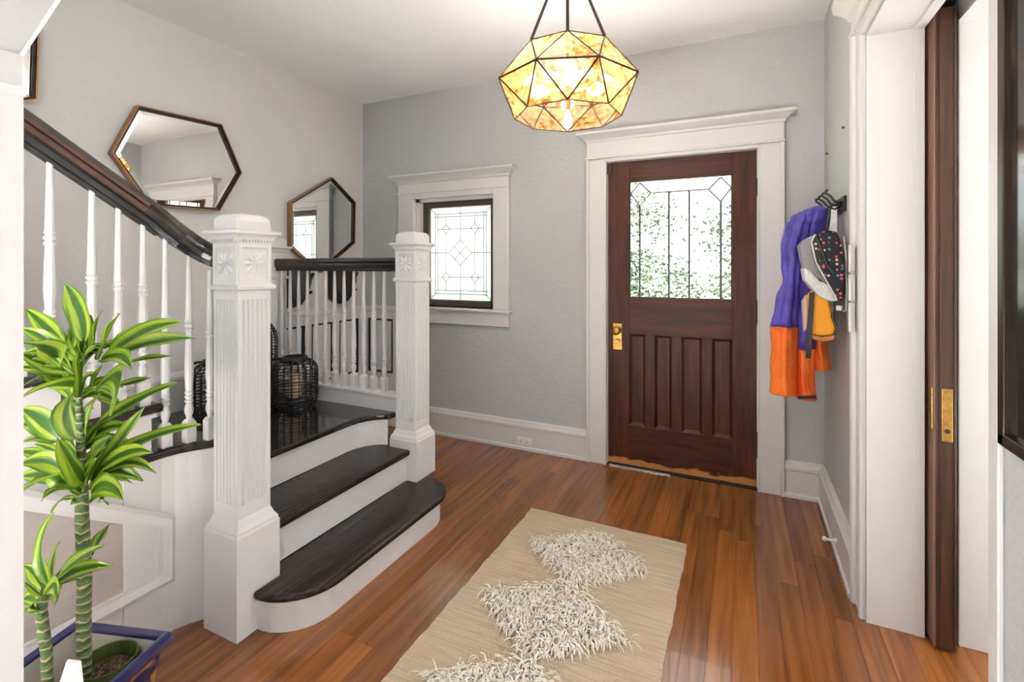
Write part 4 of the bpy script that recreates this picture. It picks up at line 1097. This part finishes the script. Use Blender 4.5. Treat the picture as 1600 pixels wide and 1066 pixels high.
def leaf(parent, base, midp, tip, wid, roll=0.0, ns=12):
    """curved blade through three points, pointed at both ends, folded along the midrib"""
    base, tip = Vector(base), Vector(tip)
    if midp is None:
        midp = (base + tip) / 2 + Vector((0, 0, (tip - base).length * .10))
    else:
        midp = Vector(midp)
    ctrl = midp * 2 - (base + tip) * .5
    view = (Vector((0, 0, CAMH)) * .0 + Vector((0, -1, .75))).normalized()
    vs_, uv_, fs_ = [], [], []
    nc = 7
    tw = random.uniform(-.5, .5)
    ph = random.uniform(0, 6)
    for i in range(ns + 1):
        t = i / ns
        p = base * (1 - t) ** 2 + ctrl * 2 * t * (1 - t) + tip * t * t
        d = ((ctrl - base) * 2 * (1 - t) + (tip - ctrl) * 2 * t).normalized()
        sd = d.cross(view)
        if sd.length < .15: sd = d.cross(Vector((1, 0, 0)))
        sd.normalize()
        up = sd.cross(d).normalized()
        a = roll + tw * (t - .4)
        s2 = sd * math.cos(a) + up * math.sin(a)
        u2 = up * math.cos(a) - sd * math.sin(a)
        wprof = (math.sin(PI * min(1, .055 + .945 * t) ** .80) ** .85) if 0 < t < 1 else (.22 if t == 0 else .02)
        hw = wid * .5 * max(.02, wprof)
        if t < .12: hw = max(hw, wid * .10)
        for j in range(nc):
            c_ = (j / (nc - 1)) * 2 - 1
            off = u2 * (abs(c_) ** 1.4 * hw * .32) + u2 * (abs(c_) ** 2 * math.sin(t * 9 + ph + (2 if c_ > 0 else 0)) * wid * .07)
            vs_.append(p + s2 * (c_ * hw) + off)
            uv_.append(((c_ + 1) / 2, t))
    for i in range(ns):
        for j in range(nc - 1):
            k = i * nc + j
            fs_.append((k, k + 1, k + nc + 1, k + nc))
    m = MB(); m.add(vs_, fs_)
    return m.build('leaf', LEAF, parent, smooth=True, uv=uv_)

PL = thing('corn_plant', (tb.x, tb.y, .21), 'tall corn plant with yellow-striped arching leaves in the blue planter', 'plant')
tp = [(132, 1075), (131, 1020), (131, 960), (132, 900), (130, 850), (128, 810), (128, 785), (128, 740), (126, 690), (124, 640), (122, 600)]
pts = [px(u, v, 1.32) for u, v in tp]
pts[0].z = .20
MB().tube(pts, [.0165, .0165, .0165, .0165, .0162, .0158, .015, .012, .010, .008, .005], 16).build('trunk', TRUNK, PL, smooth=True)
LV = [  # base, mid, tip in the photograph's frame, width there, how far the tip leans to (-) or from (+) the viewer
    ((131, 533), (124, 485), (100, 442), 27, .02), ((102, 542), (74, 512), (41, 483), 25, .05), ((148, 540), (150, 510), (159, 486), 9, -.06),
    ((156, 560), (170, 522), (188, 490), 27, -.08), ((168, 558), (222, 520), (284, 503), 25, -.03), ((172, 560), (240, 535), (306, 529), 23, .08), ((172, 555), (195, 525), (226, 505), 18, .15),
    ((158, 562), (188, 557), (206, 577), 22, -.14), ((180, 575), (225, 562), (272, 556), 12, .10), ((150, 612), (186, 588), (170, 650), 32, -.16), ((165, 607), (200, 600), (238, 589), 14, .12),
    ((146, 668), (212, 628), (276, 598), 21, .02), ((108, 548), (70, 527), (28, 512), 17, -.06), ((118, 584), (80, 550), (28, 536), 29, -.10), ((110, 580), (72, 566), (26, 550), 25, .06),
    ((108, 582), (66, 575), (22, 574), 17, .10), ((110, 598), (70, 588), (26, 612), 13, .12), ((124, 602), (78, 604), (26, 627), 28, -.12), ((118, 612), (105, 650), (122, 688), 36, -.17),
    ((96, 686), (66, 655), (32, 638), 28, -.02), ((92, 688), (62, 668), (28, 664), 18, .08), ((88, 690), (62, 684), (28, 694), 14, .12), ((135, 752), (113, 722), (90, 683), 40, -.14),
    ((138, 745), (150, 708), (176, 680), 22, -.05), ((142, 752), (180, 700), (225, 636), 24, -.02), ((148, 738), (218, 692), (313, 663), 23, .04), ((148, 742), (198, 708), (240, 708), 20, -.10),
    ((143, 752), (198, 722), (246, 741), 16, .06), ((141, 766), (152, 748), (166, 735), 14, .10), ((142, 770), (168, 758), (192, 781), 27, -.12), ((140, 786), (156, 778), (170, 789), 11, .04),
    ((122, 784), (98, 782), (80, 802), 13, -.06), ((118, 764), (92, 764), (65, 783), 19, -.08), ((114, 754), (76, 748), (28, 774), 31, -.10), ((110, 750), (72, 742), (26, 746), 22, .05),
    ((108, 740), (70, 720), (26, 728), 24, -.03), ((106, 732), (66, 712), (26, 705), 17, .09), ((102, 726), (80, 704), (54, 694), 15, .14), ((134, 680), (140, 650), (148, 628), 15, -.05),
    ((122, 590), (132, 560), (150, 540), 18, -.12), ((124, 620), (128, 580), (122, 548), 22, -.10), ((128, 700), (150, 672), (172, 652), 18, .05), ((126, 660), (108, 640), (92, 632), 18, .06),
    ((126, 560), (116, 530), (112, 505), 16, .06), ((138, 560), (146, 520), (142, 492), 18, .05), ((122, 560), (110, 545), (98, 512), 15, .1), ((130, 735), (150, 715), (165, 700), 18, -.06), ((125, 720), (112, 700), (100, 690), 16, -.02),
    ((135, 610), (150, 590), (160, 570), 20, -.03), ((130, 640), (150, 625), (160, 612), 16, -.06), ((128, 765), (140, 740), (150, 715), 20, -.08), ((126, 770), (112, 750), (95, 738), 18, -.06)]
def grow(par, rows, f0):
    for b_, m_, t_, w_, dl in rows:
        lean = .10 * (1 if dl > 0 else -1)
        fb, fm, ft = f0 + dl * .15, f0 + min(dl * .7, .04), f0 + min(dl * 1.2, .06)
        leaf(par, px(*b_, fb), px(*m_, fm), px(*t_, ft), w_ / FPX * fm * 1.36, roll=random.uniform(-.35, .35))
grow(PL, LV, 1.32)
EX = []
for cu, cv, nn in ((120, 575, 12), (122, 620, 8), (122, 700, 8), (128, 745, 12)):
    for k in range(nn):
        a = random.uniform(-.5, PI + .5)
        ln_ = random.uniform(55, 105)
        tu, tv = cu + math.cos(a) * ln_, cv - math.sin(a) * ln_ * .75 + random.uniform(-5, 20)
        EX.append(((cu + math.cos(a) * 8, cv + 4), ((cu + tu) / 2, (cv + tv) / 2 - 14), (max(tu, 30), tv), random.uniform(13, 22), random.uniform(.02, .2)))
grow(PL, EX, 1.32)
grow(PL, [((144, 868), (158, 840), (173, 818), 17, .05)], 1.32)
PS = thing('young_corn_plant', (sb.x, sb.y, .2), 'short corn plant beside the taller one in the blue planter', 'plant')
pts = [px(u, v, 1.22) for u, v in ((76, 1075), (73, 1020), (68, 985), (64, 955), (68, 930), (72, 912))]
pts[0].z = .185
MB().tube(pts, [.0118, .0118, .012, .0125, .010, .006], 14).build('trunk', TRUNK, PS, smooth=True)
grow(PS, [((76, 914), (64, 858), (84, 800), 19, -.03), ((82, 900), (84, 872), (94, 846), 13, .05), ((84, 912), (120, 878), (163, 853), 24, -.04), ((84, 914), (125, 890), (178, 884), 19, .03),
          ((84, 918), (108, 910), (128, 905), 15, .06), ((68, 922), (54, 895), (34, 884), 15, .04), ((66, 932), (48, 915), (30, 908), 15, -.04), ((66, 938), (84, 915), (88, 940), 22, -.06),
          ((64, 948), (48, 934), (32, 940), 15, .02), ((62, 958), (50, 948), (36, 962), 12, -.04), ((76, 914), (68, 895), (62, 872), 15, .05), ((74, 935), (90, 925), (84, 950), 16, -.08)], 1.22)

# ------------------------------------------------------------------ outdoors beyond the door glass
LAWN = mat('lawn', (0.06, 0.12, 0.03), 0.9, var=((2, 2, 2), (0.10, 0.16, 0.05), 0.4, 0.7, 4))
st('ground_outside', box(-14, 12, 3.7, 22, -.5, -.35), LAWN)
st('porch_floor', box(-3.2, 1.6, 3.55, 5.4, -.2, -.04), mat('porch_boards', (0.35, 0.34, 0.33), 0.7))
LFO = mat('tree_leaves', (0.040, 0.066, 0.028), 0.7, var=((1.2, 1.2, 1.2), (0.085, 0.112, 0.066), 0.35, 0.7, 3))
BARK = mat('bark', (0.10, 0.07, 0.05), 0.9)
def tree(x, y, r, zc, n, label):
    o = thing('garden_tree', (x, y, -.35), label, 'tree', 'trees seen through the door glass')
    q = MB()
    clumps = [(Vector((random.gauss(0, .5), random.gauss(0, .5), random.gauss(0, .45))) * r) for _ in range(26)]
    for i in range(n):
        c_ = random.choice(clumps)
        p = Vector((x, y, zc)) + c_ + Vector((random.gauss(0, .16), random.gauss(0, .16), random.gauss(0, .13))) * r
        if p.z < -.2: continue
        a = Vector((random.uniform(-1, 1), random.uniform(-1, 1), random.uniform(-.6, .6))).normalized() * random.uniform(.035, .07)
        bb = a.cross(Vector((random.uniform(-1, 1), random.uniform(-1, 1), random.uniform(-1, 1)))).normalized() * random.uniform(.016, .03)
        q.add([p - a, p + bb, p + a, p - bb], [(0, 1, 2, 3)])
    q.build('foliage', LFO, o)
    MB().tube([(x, y, -.35), (x + .05, y, zc * .5), (x, y + .05, zc)], [.09, .07, .03], 8).build('trunk', BARK, o)
tree(-1.95, 9.4, 1.5, 1.15, 9000, 'pale leafy tree seen in the left part of the door glass')
tree(.35, 8.6, 1.4, .85, 9000, 'pale leafy tree seen in the right part of the door glass')
